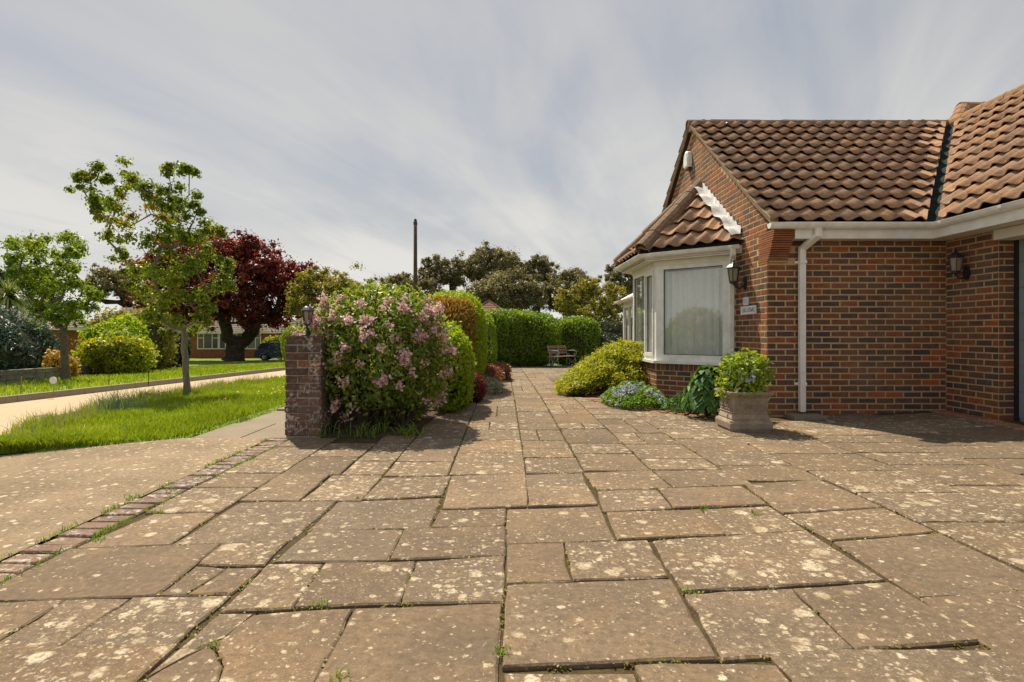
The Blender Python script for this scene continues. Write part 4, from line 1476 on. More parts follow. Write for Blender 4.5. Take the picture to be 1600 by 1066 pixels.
for k in range(4):
    y = cy0 + .1 + .45 * k
    MB().tube([(cx0 - .12, y, 1.835), (cx0 + .8, cy0 + .7 + (cy1 - cy0 - 1.4) * k / 3, 2.34)], .018, 4).build('glazing_bar', 'white_plastic', cons)

# ------------------------------------------------------------------ plants
def unit(v):
    return v / np.maximum(np.linalg.norm(v, axis=-1, keepdims=True), 1e-9)


def leaves(P, N, size, rg, aspect=0.5, fold=0.18, dirv=None):
    """one bent diamond-shaped leaf per point; returns V, F"""
    n = len(P)
    if dirv is None:
        dirv = rg.normal(size=(n, 3))
    d = unit(dirv - N * np.sum(dirv * N, -1, keepdims=True))
    w = np.cross(N, d)
    s = np.broadcast_to(np.asarray(size, float), (n,))[:, None] * rg.uniform(0.65, 1.3, (n, 1))
    b = P - d * s * 0.5
    tip = P + d * s * 0.5 - N * s * fold
    l = P + w * s * aspect * 0.5 + N * s * fold * 0.5
    r = P - w * s * aspect * 0.5 + N * s * fold * 0.5
    V = np.stack([b, l, tip, r], 1).reshape(-1, 3)
    F = np.arange(n * 4).reshape(n, 4)
    return V, F


def leaf_object(name, mat, parts, parent, rg, rfun=None):
    """parts: list of (V,F); one mesh with a random value per leaf"""
    V = np.concatenate([p[0] for p in parts]); fs = []; o = 0
    for v, f in parts:
        fs.append(f + o); o += len(v)
    F = np.concatenate(fs)
    r = rg.random(len(F)) if rfun is None else rfun
    return link(name, np_mesh(name, V, F, r), mat, parent)


def sphere_pts(rg, n):
    return unit(rg.normal(size=(n, 3)))


def clump(rg, c, rad, n, shell=0.55, flat=1.0):
    """points filling a lump, denser outside; normals point outwards and up"""
    d = sphere_pts(rg, n)
    t = np.clip(np.abs(rg.normal(0, 0.58, (n, 1))), 0, 1.15) + shell * 0.15
    rad = np.asarray(rad, float)
    P = np.asarray(c) + d * t * rad * np.array([1, 1, flat])
    N = unit(d * 0.9 + rg.normal(size=(n, 3)) * 0.55 + np.array([0, 0, 0.35]))
    return P, N


def lumpy(rg, k=10):
    """smooth bumps over the directions of a sphere"""
    D = sphere_pts(rg, k); A = rg.uniform(-1, 1, k); S = rg.uniform(3, 9, k)
    def f(d):
        return np.sum(A * np.exp(S * (d @ D.T - 1)), -1)
    return f


def shell_pts(rg, c, abc, n, e=2.0, lump=0.1, depth=0.12, k=30, zmin=-1.0):
    """points just under the skin of a clipped shrub (super-ellipsoid)"""
    abc = np.asarray(abc, float)
    f = lumpy(rg, k)
    a, b, h = abc
    areas = np.array([b * h, a * h, a * b]); pr = areas / areas.sum()
    ax = rg.choice(3, n, p=pr)
    q = rg.uniform(-1, 1, (n, 3))
    q[np.arange(n), ax] = rg.choice([-1, 1], n)
    p = q * abc
    t = 1.0 / (np.sum(np.abs(p / abc) ** e, -1)) ** (1 / e)
    s = p * t[:, None]
    d = unit(s / abc)
    grad = unit(np.sign(s) * np.abs(s / abc) ** (e - 1) / abc)
    L = 1 + lump * f(d) + 0.35 * lump * rg.normal(size=n)
    rr = 1 - depth * rg.random(n) ** 1.5
    P = s * (L * rr)[:, None]
    ok = P[:, 2] > zmin * h
    return P[ok] + np.asarray(c), grad[ok]


def core_mesh(name, mat, c, abc, parent, e=2.0, n=14, scale=0.8):
    """woody inside of a shrub"""
    V = []; F = []
    abc = np.asarray(abc) * scale
    for i in range(n + 1):
        th = math.pi * i / n
        for j in range(2 * n):
            ph = math.pi * j / n
            d = np.array([math.sin(th) * math.cos(ph), math.sin(th) * math.sin(ph), math.cos(th)])
            t = 1 / (np.sum(np.abs(d) ** e)) ** (1 / e)
            V.append(np.asarray(c) + d * t * abc * (1 + 0.06 * math.sin(5 * ph + i) * math.sin(th)))
    for i in range(n):
        for j in range(2 * n):
            F.append((i * 2 * n + j, i * 2 * n + (j + 1) % (2 * n), (i + 1) * 2 * n + (j + 1) % (2 * n), (i + 1) * 2 * n + j))
    return link(name, np_mesh(name, V, F, None, True), mat, parent)


def skeleton(base, fork, clusters, rg, r_base, sides=6, sag=0.12, stems=None, power=0.5, rmin=0.006):
    """trunk and boughs that reach every leaf cluster; radius grows with what a branch carries"""
    nodes = [Vector(base)]; par = [-1]
    pts = [Vector(base)] + ([Vector(s) for s in stems] if stems else []) + [Vector(fork)]
    for q in pts[1:]:
        a = nodes[-1]; k = 3
        for i in range(1, k + 1):
            p = a.lerp(q, i / k)
            if i < k: p = p + Vector(rg.normal(0, .012, 3)) * (q - a).length
            nodes.append(p); par.append(len(nodes) - 2)
    root_n = len(nodes)
    fk = Vector(fork)
    order = sorted(range(len(clusters)), key=lambda i: (Vector(clusters[i]) - fk).length)
    leaf_n = []
    for ci in order:
        c = Vector(clusters[ci])
        best = None
        for i in range(max(0, root_n - 2), len(nodes)):
            p = nodes[i]
            dd = (c - p).length
            pen = dd + 0.55 * max(0, (p - fk).length + dd - (c - fk).length) * 0.6 + max(0, p.z - c.z) * 0.9
            if best is None or pen < best[0]: best = (pen, i)
        i = best[1]; a = nodes[i]
        L = (c - a).length
        k = max(1, min(4, int(L / (0.25 * max(0.5, (c - fk).length)) + 1)))
        last = i
        for s in range(1, k + 1):
            t = s / k
            p = a.lerp(c, t) + Vector((0, 0, -sag * L * math.sin(math.pi * t)))
            if s < k: p = p + Vector(rg.normal(0, .05, 3)) * L
            nodes.append(p); par.append(last); last = len(nodes) - 1
        leaf_n.append(last)
    load = [0.0] * len(nodes)
    for i in leaf_n: load[i] += 1
    for i in range(len(nodes) - 1, 0, -1): load[par[i]] += load[i]
    tot = max(load[0], 1)
    rad = [max(rmin, r_base * (l / tot) ** power) for l in load]
    m = MB()
    kids = {}
    for i, p in enumerate(par):
        if p >= 0: kids.setdefault(p, []).append(i)
    # chains
    def chain(start):
        ch = [par[start], start]
        cur = start
        while cur in kids:
            nx = max(kids[cur], key=lambda q: load[q])
            ch.append(nx); cur = nx
        return ch
    done = set()
    stack = [kids[0][0]] if 0 in kids else []
    while stack:
        s = stack.pop()
        ch = chain(s)
        rr = [rad[q] for q in ch]; rr[0] = min(rad[ch[0]], rad[ch[1]] * 1.15)
        if ch[0] == 0: rr[0] = r_base * 1.35
        m.tube([nodes[q] for q in ch], rr, sides if rr[1] > r_base * 0.2 else max(3, sides - 2), False)
        for q in ch[1:]:
            main = max(kids[q], key=lambda w: load[w]) if q in kids else None
            for w in kids.get(q, []):
                if w != main: stack.append(w)
    return m


def tree(name, base, fork, clusters, crad, n_leaf, size, leafmat, barkmat, r_base, label, cat='tree', seed=0, sides=7, aspect=0.55, shell=0.35, flat=0.8, stems=None, group=None, power=0.5, hang=0.0):
    rg = np.random.default_rng(seed)
    root = thing(name, base, label, cat, group)
    sk = skeleton(base, fork, clusters, rg, r_base, sides, stems=stems, power=power)
    sk.build('trunk', barkmat, root, True)
    parts = []; rv = []
    crad = np.broadcast_to(np.asarray(crad, float), (len(clusters),))
    for c, r in zip(clusters, crad):
        k = int(n_leaf * rg.uniform(0.7, 1.3))
        sub = [clump(rg, np.asarray(c) + rg.normal(0, .48 * r, 3) * np.array([1, 1, .8]), r * rg.uniform(.4, .75), k // 4 + 1, shell, flat) for _ in range(4)]
        P = np.concatenate([s_[0] for s_ in sub])[:k]; N = np.concatenate([s_[1] for s_ in sub])[:k]
        k = len(P)
        dv = rg.normal(size=(k, 3)) + np.array([0, 0, -hang])
        parts.append(leaves(P, N, size, rg, aspect, 0.15, dv))
        rv.append(np.clip(rg.normal(0.5, 0.16) + rg.normal(0, 0.22, k), 0, 1))
    leaf_object('crown', leafmat, parts, root, rg, np.concatenate(rv))
    return root


def shrub(name, c, abc, n, size, leafmat, label, cat='shrub', seed=0, e=2.4, lump=0.12, depth=0.2, aspect=0.55, core=True, k=40, corescale=0.72, group=None, mat_core='twig', rbias=None):
    """clipped or mounded shrub standing on the ground; c = middle of the body"""
    rg = np.random.default_rng(seed)
    root = thing(name, (c[0], c[1], gzf(c[0], c[1])), label, cat, group)
    P, N = shell_pts(rg, c, abc, n, e, lump, depth, k)
    N = unit(N * 0.8 + rg.normal(size=N.shape) * 0.6)
    ph = rg.uniform(0, 6, 6); fq = 5.5 / max(0.5, float(np.max(abc)) ** .5)
    w = np.sin(P[:, 0] * fq + ph[0]) * np.sin(P[:, 2] * fq * 1.4 + ph[1]) + np.sin(P[:, 1] * fq * 1.2 + ph[2] + P[:, 2] * 2) * .6 + np.sin(P[:, 0] * fq * 2.7 + P[:, 1] * fq * 2.1 + ph[3]) * .5
    leaf_object('foliage', leafmat, [leaves(P, N, size * (1 + .15 * w), rg, aspect)], root, rg, np.clip(.45 + .16 * w + rg.normal(0, .22, len(P)), 0, 1))
    if core: core_mesh('twigs', mat_core, c, abc, root, e, 12, corescale)
    return root


# ---- street tree on the near verge, blown by the wind
def px_clusters(lst, Y, rg, spread):
    out = []; rad = []
    for x, y, r in lst:
        yy = Y + rg.uniform(-spread, spread)
        out.append(tuple(at(x, y, yy))); rad.append(r / FPX * Y)
    return out, rad


rg1 = np.random.default_rng(21)
VT = [(150, 262, 15), (133, 275, 11), (128, 295, 14), (140, 315, 16), (152, 330, 12), (170, 278, 9), (200, 275, 17), (214, 290, 19), (190, 302, 17), (182, 325, 20), (172, 345, 18), (165, 372, 17), (190, 398, 14),
      (262, 270, 11), (288, 263, 12), (296, 262, 8), (270, 300, 18), (250, 318, 20), (285, 320, 20), (312, 322, 12), (236, 335, 20), (262, 345, 26), (300, 350, 18), (220, 385, 24), (250, 385, 26), (285, 380, 26),
      (318, 372, 20), (342, 358, 12), (205, 430, 20), (235, 425, 26), (268, 425, 28), (305, 415, 28), (335, 405, 20), (352, 415, 13), (222, 460, 18), (255, 465, 24), (290, 460, 26), (322, 450, 24), (345, 440, 14), (240, 490, 14), (275, 495, 16), (310, 488, 20), (300, 515, 12), (262, 520, 9)]
cl, cr = px_clusters(VT, 10.4, rg1, 0.75)
vb = at(292, 622, 10.4); vb.z = gzf(vb.x, vb.y) - .03
tree('street_tree', vb, at(286, 512, 10.4), cl, np.array(cr) * 1.25, 540, 0.068, 'leaf_verge', 'bark_grey', 0.056, 'young windblown green street tree on the near grass verge', seed=3, stems=[at(290, 560, 10.4)], hang=0.4, power=.58)
rg1 = np.random.default_rng(22)
VT2 = [(20, 385, 16), (35, 400, 20), (60, 380, 18), (62, 400, 22), (85, 385, 20), (105, 372, 16), (112, 380, 14), (95, 405, 24), (118, 395, 14), (30, 425, 18), (55, 425, 26), (85, 430, 28), (115, 425, 20), (40, 450, 16), (70, 455, 26), (100, 455, 28), (130, 440, 18),
       (145, 455, 12), (60, 478, 18), (90, 482, 24), (120, 475, 20), (140, 470, 14), (82, 500, 14), (110, 498, 16), (12, 405, 12)]
cl, cr = px_clusters(VT2, 19.0, rg1, 1.3)
vb2 = at(103, 586, 19.0); vb2.z = gzf(vb2.x, vb2.y)
tree('street_tree', vb2, at(99, 512, 19.0), cl, np.array(cr) * 1.2, 520, 0.115, 'leaf_maple', 'bark', 0.115, 'small round green street tree on the far verge by the stone wall', seed=4, power=.6)

# ---- copper plum, houses' trees, oaks
def dome_clusters(rg, c, abc, k, inner=0.45, zlow=-0.55):
    out = []
    while len(out) < k:
        d = sphere_pts(rg, 1)[0]
        if d[2] < zlow: continue
        t = (inner + (1 - inner) * rg.random()) ** 0.6
        out.append(tuple(np.asarray(c) + d * t * np.asarray(abc)))
    return out


rg1 = np.random.default_rng(31)
pb = Vector((-21.4, 45.5, gzf(-21.4, 45.5)))
pc = at(345, 448, 45.5)
cl = dome_clusters(rg1, pc, (6.5, 4.8, 4.1), 230, 0.3, -0.8)
cl = [q for q in cl if not (q[2] < 1.8 and abs(q[0] - pb.x) < 1.8)]
tree('copper_plum_tree', pb, pb + Vector((.2, 0, 1.5)), cl, rg1.uniform(.8, 1.3, len(cl)), 260, .27, 'leaf_copper', 'bark_dark', .72, 'large dark red plum tree with spreading trunk on the lawn', seed=6, power=.5)


def round_tree(name, x, ytop, ybase_px, w, Y, leafmat, bark, label, seed, k=60, n=240, size=.34, r=.35, inner=.45, group=None, squash=.8, low=-.5, crad=(.9, 1.7), trunk=None, power=.6):
    """tree given by its crown in the picture: middle x, top and bottom of crown, width in px, at depth Y"""
    rg = np.random.default_rng(seed)
    s = Y / FPX
    top = at(x, ytop, Y); bot = at(x, ybase_px, Y)
    h = (top.z - bot.z) / 2
    c = (top.x, Y, bot.z + h)
    cl = dome_clusters(rg, c, (w * s / 2 * .88, w * s / 2 * .8, h * .86), int(k * 1.5), inner, low)
    base = Vector((top.x + rg.normal(0, .3), Y, gzf(top.x, Y) - .1))
    fk = Vector((base.x + rg.normal(0, .3), Y, max(base.z + .8, bot.z - (.15 * h if trunk is None else trunk))))
    return tree(name, base, fk, cl, rg.uniform(*crad, len(cl)) * w * s / 12, int(n * 1.3), size * .8, leafmat, bark, r, label, seed=seed, sides=5, group=group, shell=.3, power=power)


OG = 'far oaks behind the hedge'
round_tree('oak_tree', 692, 398, 462, 84, 70, 'leaf_olive', 'bark_dark', 'far olive brown oak with open branches, right of the pole', 41, 40, 240, .30, .45, .5, OG, trunk=1.5)
round_tree('oak_tree', 768, 386, 455, 108, 72, 'leaf_olive', 'bark_dark', 'far oak with the highest broad dome behind the hedge', 42, 60, 260, .30, .55, .5, OG, trunk=1.8)
round_tree('oak_tree', 838, 398, 462, 80, 71, 'leaf_olive', 'bark_dark', 'far rounded oak just right of the highest dome', 43, 46, 240, .30, .45, .5, OG, trunk=1.5)
round_tree('oak_tree', 788, 428, 505, 130, 62, 'leaf_olive', 'bark_dark', 'low wide brown green holm oak behind the small gable roof', 44, 80, 300, .28, .45, .5, OG, low=-.8)
round_tree('oak_tree', 890, 416, 500, 100, 64, 'leaf_olive', 'bark_dark', 'brown green holm oak behind the right end of the hedge', 45, 70, 280, .28, .45, .5, OG, low=-.8)
round_tree('oak_tree', 968, 390, 500, 66, 66, 'leaf_olive', 'bark_dark', 'dark oak top showing beside the bay roof gutter', 46, 45, 260, .28, .4, .5, OG, low=-.8)
round_tree('oak_tree', 625, 424, 500, 90, 68, 'leaf_olive', 'bark_dark', 'thin olive tree line left of the utility pole', 47, 50, 220, .30, .35, .5, OG, low=-.8)
round_tree('oak_tree', 668, 430, 500, 70, 66, 'leaf_olive', 'bark_dark', 'brown olive tree crown just behind the utility pole', 48, 45, 220, .30, .35, .5, OG, low=-.8)
round_tree('garden_tree', 925, 432, 522, 118, 30, 'leaf_ochre', 'bark_dark', 'yellow green spreading tree behind the hedge near the conservatory', 49, 46, 210, .16, .16, .35, low=-.6, crad=(.7, 1.5), trunk=.4)
round_tree('garden_tree', 510, 414, 520, 130, 42, 'leaf_ochre', 'bark', 'yellow olive tree behind the lantern and flowering bush', 50, 70, 230, .22, .28, .4, low=-.8)
round_tree('garden_tree', 565, 428, 520, 80, 46, 'leaf_ochre', 'bark', 'pale olive tree top above the flowering bush', 51, 40, 200, .22, .2, .4, low=-.8)
round_tree('background_tree', 172, 412, 500, 92, 60, 'leaf_olive', 'bark_dark', 'dark bare branched tree between the two street trees', 52, 44, 170, .28, .45, .5, trunk=1.2)
round_tree('background_tree', 28, 408, 520, 120, 58, 'leaf_dark', 'bark_dark', 'dark tree behind the palm at the left edge', 53, 50, 220, .3, .4, .5, low=-.8)
round_tree('background_tree', 250, 440, 530, 90, 62, 'leaf_copper', 'bark_dark', 'second dark red tree left of the big plum', 54, 50, 220, .3, .35, .5, low=-.8)
round_tree('background_tree', 470, 460, 530, 60, 64, 'leaf_ochre', 'bark_dark', 'distant yellowish tree beside the grey roof', 55, 30, 200, .3, .3, .5, low=-.8)

# ---- flowering weigela by the pillar
def weigela():
    rg = np.random.default_rng(61)
    root = thing('flowering_shrub', (-1.32, 6.35, 0), 'large rounded pink flowering bush beside the brick pillar', 'bush')
    C = np.array([-1.33, 6.42, 0.70]); ABC = np.array([0.75, 0.82, 0.87])
    stems = []
    tips, tn = shell_pts(rg, C, ABC, 160, 2.3, .08, .25)
    up = []
    for k in range(12):
        a = rg.uniform(0, 2 * math.pi); r = rg.uniform(.05, .4)
        up.append((C[0] + r * math.cos(a), C[1] + r * math.sin(a), C[2] + ABC[2] + rg.uniform(-.08, .05)))
    m = MB()
    for k in range(9):
        a = rg.uniform(0, 2 * math.pi); b = Vector((C[0] + .28 * math.cos(a), C[1] - .1 + .22 * math.sin(a), 0))
        sel = [Vector(tips[i]) for i in rg.choice(len(tips), 8, False)]
        for q in sel:
            mid = b.lerp(q, .5) + Vector((0, 0, .12))
            m.tube([b, mid, q], [.016, .010, .004], 4, False)
    for q in up: m.tube([Vector((q[0] * .6 + C[0] * .4, q[1] * .6 + C[1] * .4, C[2])), Vector(q)], [.006, .003], 4, False)
    m.build('stems', 'twig', root)
    parts = []
    P, N = shell_pts(rg, C, ABC, 21000, 2.15, .12, .42, 60, -.83)
    hole = (np.abs(P[:, 0] - (C[0] - .05)) < .45) & (P[:, 2] < .26) & (P[:, 1] < 6.3)
    keep = ~hole | (rg.random(len(P)) < .25)
    P = P[keep]; N = N[keep]
    N = unit(N * .7 + rg.normal(size=N.shape) * .55 + np.array([0, 0, .3]))
    parts.append(leaves(P, N, .062, rg, .48, .2, rg.normal(size=P.shape) + np.array([0, 0, -.5])))
    for q in up:
        n = 26
        t = rg.random((n, 1)); p = np.array(q) + np.array([0, 0, -.25]) * t + rg.normal(0, .035, (n, 3))
        parts.append(leaves(p, unit(rg.normal(size=(n, 3)) + np.array([0, 0, .4])), .065, rg, .4, .2))
    leaf_object('foliage', 'leaf_weigela', parts, root, rg)
    # flower trusses
    q = np.sum(np.abs((P - C) / ABC) ** 2.15, -1) ** (1 / 2.15)
    cand = np.where((q > .90) & (P[:, 1] < 7.0) & (P[:, 2] < 1.38))[0]
    cand = rg.choice(cand, min(2600, len(cand)), False)
    FP = P[cand]; FN = unit((FP - C) / ABC)
    seeds = []
    for q in FP:
        if all(np.linalg.norm(q - s) > .165 for s in seeds): seeds.append(q)
    seeds = np.array(seeds)
    seeds = seeds[rg.random(len(seeds)) < .95]
    parts = []
    for p, nn in zip(FP, FN):
        d = np.min(np.linalg.norm(seeds - p, axis=1))
        if d > .045 + .03 * rg.random(): continue
        n = int(rg.integers(10, 22))
        pp = p + nn * .02 + rg.normal(0, .026, (n, 3))
        parts.append(leaves(pp, unit(nn + rg.normal(0, .7, (n, 3))), .034, rg, .8, .3))
    leaf_object('flowers', 'petal_pink', parts, root, rg)
    # grasses at its foot
    blades = []
    for k in range(150):
        a = rg.choice([-1.75, -1.45, -1.3, -1.0, -.9]) + rg.normal(0, .06); b = rg.uniform(5.60, 5.95)
        blades.append((a, b))
    blades = np.array(blades)
    V, F = blade_mesh(blades, rg.uniform(.05, .17, len(blades)), .012, rg, .9)
    leaf_object('grass_tufts', 'leaf_privet', [(V, F)], root, rg)['kind'] = 'stuff'


def blade_mesh(xy, h, w, rg, lean=0.35, zoff=0.0):
    """grass blades: bent strips of two quads given as one quad and a tip (as quads)"""
    n = len(xy)
    a = rg.uniform(0, 2 * np.pi, n)
    side = np.stack([np.cos(a), np.sin(a), np.zeros(n)], -1)
    b = rg.uniform(0, 2 * np.pi, n)
    le = np.stack([np.cos(b), np.sin(b), np.zeros(n)], -1) * (np.abs(rg.normal(0, lean, n)) * h)[:, None]
    base = np.stack([xy[:, 0], xy[:, 1], gz(xy[:, 0], xy[:, 1]) + zoff], -1)
    h = np.asarray(h)[:, None] * np.array([0, 0, 1.0])
    w = np.broadcast_to(np.asarray(w, float), (n,))[:, None]
    p0 = base - side * w / 2; p1 = base + side * w / 2
    m = base + h * .6 + le * .35
    p2 = m + side * w * .4; p3 = m - side * w * .4
    t = base + h * .95 + le
    V = np.stack([p0, p1, p2, p3, t + side * w * .05, t - side * w * .05], 1).reshape(-1, 3)
    i = np.arange(n)[:, None] * 6
    F = np.concatenate([i + np.array([[0, 1, 2, 3]]), i + np.array([[3, 2, 4, 5]])], 0)
    return V, F


weigela()

# ---- left border
shrub('lime_shrub', (-0.66, 7.9, .54), (.26, .65, .57), 7000, .085, 'leaf_lime', 'bright lime green shrub behind the flowering bush', seed=71, e=2.2, lump=.22, depth=.4, aspect=.42)


def golden_hedge():
    rg = np.random.default_rng(72)
    c = (-1.02, 11.0, .80); abc = (.70, 1.55, 1.02)
    root = thing('domed_hedge', (c[0], c[1], 0), 'tall domed hedge with bare golden brown twigs on its near face', 'hedge')
    P, N = shell_pts(rg, c, abc, 26000, 2.6, .06, .12, 40)
    face = (N[:, 1] < -.30) & (P[:, 2] > .45) & (P[:, 0] < -.50) & (P[:, 2] < 1.66)
    G = ~face
    leaf_object('foliage', 'leaf_lime', [leaves(P[G], unit(N[G] * .8 + rg.normal(size=N[G].shape) * .55), .055, rg, .5)], root, rg)
    T = face
    Pt = P[T]; Nt = N[T]
    leaf_object('bare_twigs', 'leaf_gold_twig', [leaves(Pt, unit(np.cross(Nt, rg.normal(size=Nt.shape))), .11, rg, .13, .05, Nt + rg.normal(0, .5, Nt.shape) + np.array([0, 0, .5])),
                                                leaves(Pt, unit(Nt + rg.normal(0, .8, Nt.shape)), .035, rg, .6)], root, rg)
    core_mesh('twigs', 'twig', c, abc, root, 2.6, 12, .86)


golden_hedge()
shrub('domed_hedge', (-.62, 14.4, .60), (.42, 1.0, .95), 9000, .06, 'leaf_privet', 'narrow dark green domed hedge behind the golden one', 'hedge', seed=73, e=2.4, lump=.07, depth=.15)
shrub('red_shrub', (-.52, 8.75, .18), (.24, .30, .24), 4200, .04, 'leaf_red', 'low dark red barberry mound beside the path', seed=74, e=2.2, lump=.16, depth=.3)
shrub('heather_mound', (-.42, 12.0, .12), (.36, .75, .28), 5000, .05, 'leaf_heather', 'larger rusty brown heather mound against the domed hedge', 'heather', seed=75, e=2.2, lump=.2, depth=.3, group='brown heather mounds')
shrub('heather_mound', (-.10, 14.2, .02), (.30, .6, .22), 3000, .05, 'leaf_heather', 'smaller rusty brown heather mound nearest the bench', 'heather', seed=76, e=2.2, lump=.2, depth=.3, group='brown heather mounds')
shrub('silver_plant', (-.27, 10.1, .05), (.27, .5, .15), 2600, .05, 'leaf_silver', 'pale silver grey leafy plant spilling onto the path', 'plant', seed=77, e=2.0, lump=.3, depth=.5, core=False, aspect=.4)
shrub('lavender_plant', (-.72, 8.1, .12), (.20, .35, .20), 1500, .05, 'leaf_blue', 'dark blue green sprawling plant in front of the red shrub', 'plant', seed=78, lump=.3, depth=.6, core=False, aspect=.25)
# ---- the big hedge and its neighbour
zb = gzf(.5, 22)
shrub('clipped_hedge', (.42, 22.6, zb + 1.02), (1.60, 1.1, 1.08), 24000, .105, 'leaf_privet', 'long clipped green hedge behind the path, left of the bench', 'hedge', seed=81, e=3.4, lump=.09, depth=.2, corescale=.82)
shrub('clipped_hedge', (2.85, 24.6, zb + .88), (1.15, 1.2, .98), 16000, .10, 'leaf_privet', 'shorter rounded green hedge directly behind the bench', 'hedge', seed=82, e=3.0, lump=.09, depth=.2, corescale=.82)
shrub('clipped_hedge', (-2.6, 21.5, zb + .9), (1.8, 1.2, 1.0), 9000, .09, 'leaf_privet', 'green hedge partly hidden behind the domed hedges', 'hedge', seed=83, e=3.0, lump=.09, depth=.2, corescale=.82)
shrub('dark_shrub', (4.3, 24.5, zb + .55), (.7, .8, .75), 5000, .08, 'leaf_dark', 'dark green shrub at the right end of the hedges', seed=84, lump=.12)
shrub('boundary_shrub', (6.6, 33, .55), (2.4, 1.5, 1.6), 9000, .13, 'leaf_dark', 'dark evergreen shrub filling the gap behind the yellow green tree', seed=86, lump=.2, depth=.3)
shrub('boundary_shrub', (3.2, 40, .3), (3.0, 1.5, 1.7), 8000, .16, 'leaf_olive', 'low olive shrub between the hedges and the far oaks', seed=87, lump=.2, depth=.3)
shrub('boundary_hedge', (-9.5, 44, .3), (8.0, 1.5, 1.9), 14000, .18, 'leaf_privet', 'far green boundary hedge behind the flowering bush', 'hedge', seed=88, e=3.2, lump=.12, depth=.2)
shrub('clipped_ball', (-10.9, 30, .35), (.66, .66, 1.08), 6000, .07, 'leaf_lime', 'bright green clipped round shrub behind the pillar top', seed=85, e=2.2, lump=.04, depth=.1)


# ---- golden juniper: layered sprays
def juniper():
    rg = np.random.default_rng(91)
    root = thing('golden_juniper', (1.75, 10.7, 0), 'spreading golden green juniper in layers beside the bay window', 'shrub')
    m = MB(); parts = []; rv = []
    for k in range(520):
        # a point inside a low wedge that rises to the wall
        for _ in range(30):
            x = rg.uniform(.92, 2.40); y = rg.uniform(9.35, 13.6)
            xl = float(np.interp(y, [9.35, 9.8, 11.5, 13.6], [1.0, .92, 1.2, 1.75]))
            if x < xl or (x > 2.2 and y < 9.2): continue
            hmax = .12 + .74 * min(1, ((x - xl) / 1.1)) ** .8 * min(1, .45 + (y - 9.2) / 1.6)
            break
        z = hmax * (1 - .75 * rg.random() ** 2)
        out = unit(np.array([x - 2.3, y - 11.3, .25]) + rg.normal(0, .35, 3))
        L = rg.uniform(.16, .34)
        b = np.array([x, y, z]) - out * L * .5
        e = b + out * L
        if k % 3 == 0:
            m.tube([Vector((2.2, 11.0, .05)).lerp(Vector(b), .4), Vector(b), Vector(e)], [.012, .007, .003], 3, False)
        n = 115
        t = rg.random((n, 1))
        wdt = .11 * (1 - .7 * t)
        sd_ = unit(np.cross(out, np.array([0, 0, 1.0])))
        p = b + (e - b) * t + sd_ * rg.normal(0, 1, (n, 1)) * wdt + np.array([0, 0, 1]) * rg.normal(0, .022, (n, 1)) - np.array([0, 0, 1]) * .09 * t ** 2
        nn = unit(np.array([0, 0, 1.0]) + rg.normal(0, .5, (n, 3)))
        parts.append(leaves(p, nn, .05, rg, .45, .1, out + rg.normal(0, .5, (n, 3))))
        rv.append(np.clip(.35 + .4 * t[:, 0] + rg.normal(0, .2, n), 0, 1))
    m.build('branches', 'twig', root)
    leaf_object('foliage', 'leaf_juniper', parts, root, rg, np.concatenate(rv))


juniper()


# ---- bed in front of the bay
def low_plant(name, boxes, n, size, leafmat, label, seed, flowers=None, cat='plant', h=(.1, .3), aspect=.4):
    rg = np.random.default_rng(seed)
    (x0, x1, y0, y1) = boxes
    root = thing(name, ((x0 + x1) / 2, (y0 + y1) / 2, 0), label, cat)
    P = np.stack([rg.uniform(x0, x1, n), rg.uniform(y0, y1, n), np.zeros(n)], -1)
    u = (P[:, 0] - x0) / (x1 - x0) * 2 - 1; v = (P[:, 1] - y0) / (y1 - y0) * 2 - 1
    k = np.clip(1 - u ** 2 * .8 - v ** 2 * .8, .05, 1)
    ok = u ** 2 + v ** 2 < 1.15
    top = h[0] + (h[1] - h[0]) * k * (1 + .25 * np.sin(P[:, 0] * 21) * np.sin(P[:, 1] * 17))
    P[:, 2] = gz(P[:, 0], P[:, 1]) + top * (1 - .8 * rg.random(n) ** 2)
    P = P[ok]
    N = unit(rg.normal(0, .6, P.shape) + np.array([0, -.1, .8]))
    leaf_object('foliage', leafmat, [leaves(P, N, size, rg, aspect)], root, rg)
    if flowers:
        for (fm, cx, cy, sx, sy, nf, fs, fz) in flowers:
            q = np.stack([rg.normal(cx, sx, nf), rg.normal(cy, sy, nf), np.zeros(nf)], -1)
            u = (q[:, 0] - x0) / (x1 - x0) * 2 - 1; v = (q[:, 1] - y0) / (y1 - y0) * 2 - 1
            k = np.clip(1 - u ** 2 * .8 - v ** 2 * .8, .05, 1)
            q[:, 2] = h[0] + (h[1] - h[0]) * k + fz + rg.normal(0, .015, nf)
            parts = []
            for p in q:
                pp = p + rg.normal(0, .012, (7, 3))
                parts.append(leaves(pp, unit(rg.normal(0, .6, (7, 3)) + np.array([0, -.4, .8])), fs, rg, .9, .1))
            leaf_object('flowers', fm, parts, root, rg)['kind'] = 'stuff'
    return root


low_plant('bluebell_clump', (1.42, 2.30, 7.62, 8.95), 5200, .055, 'leaf_fresh', 'green leafy clump with pale blue flowers at the foot of the bay', 101, [('petal_blue', 1.68, 8.0, .12, .10, 75, .024, .02), ('petal_blue', 2.08, 7.82, .1, .12, 26, .024, .02)], h=(.06, .30))
low_plant('trailing_plant', (2.05, 2.75, 7.25, 7.95), 1500, .05, 'leaf_hosta', 'dark green low leaves between the blue flowers and the planter', 102, h=(.04, .2))


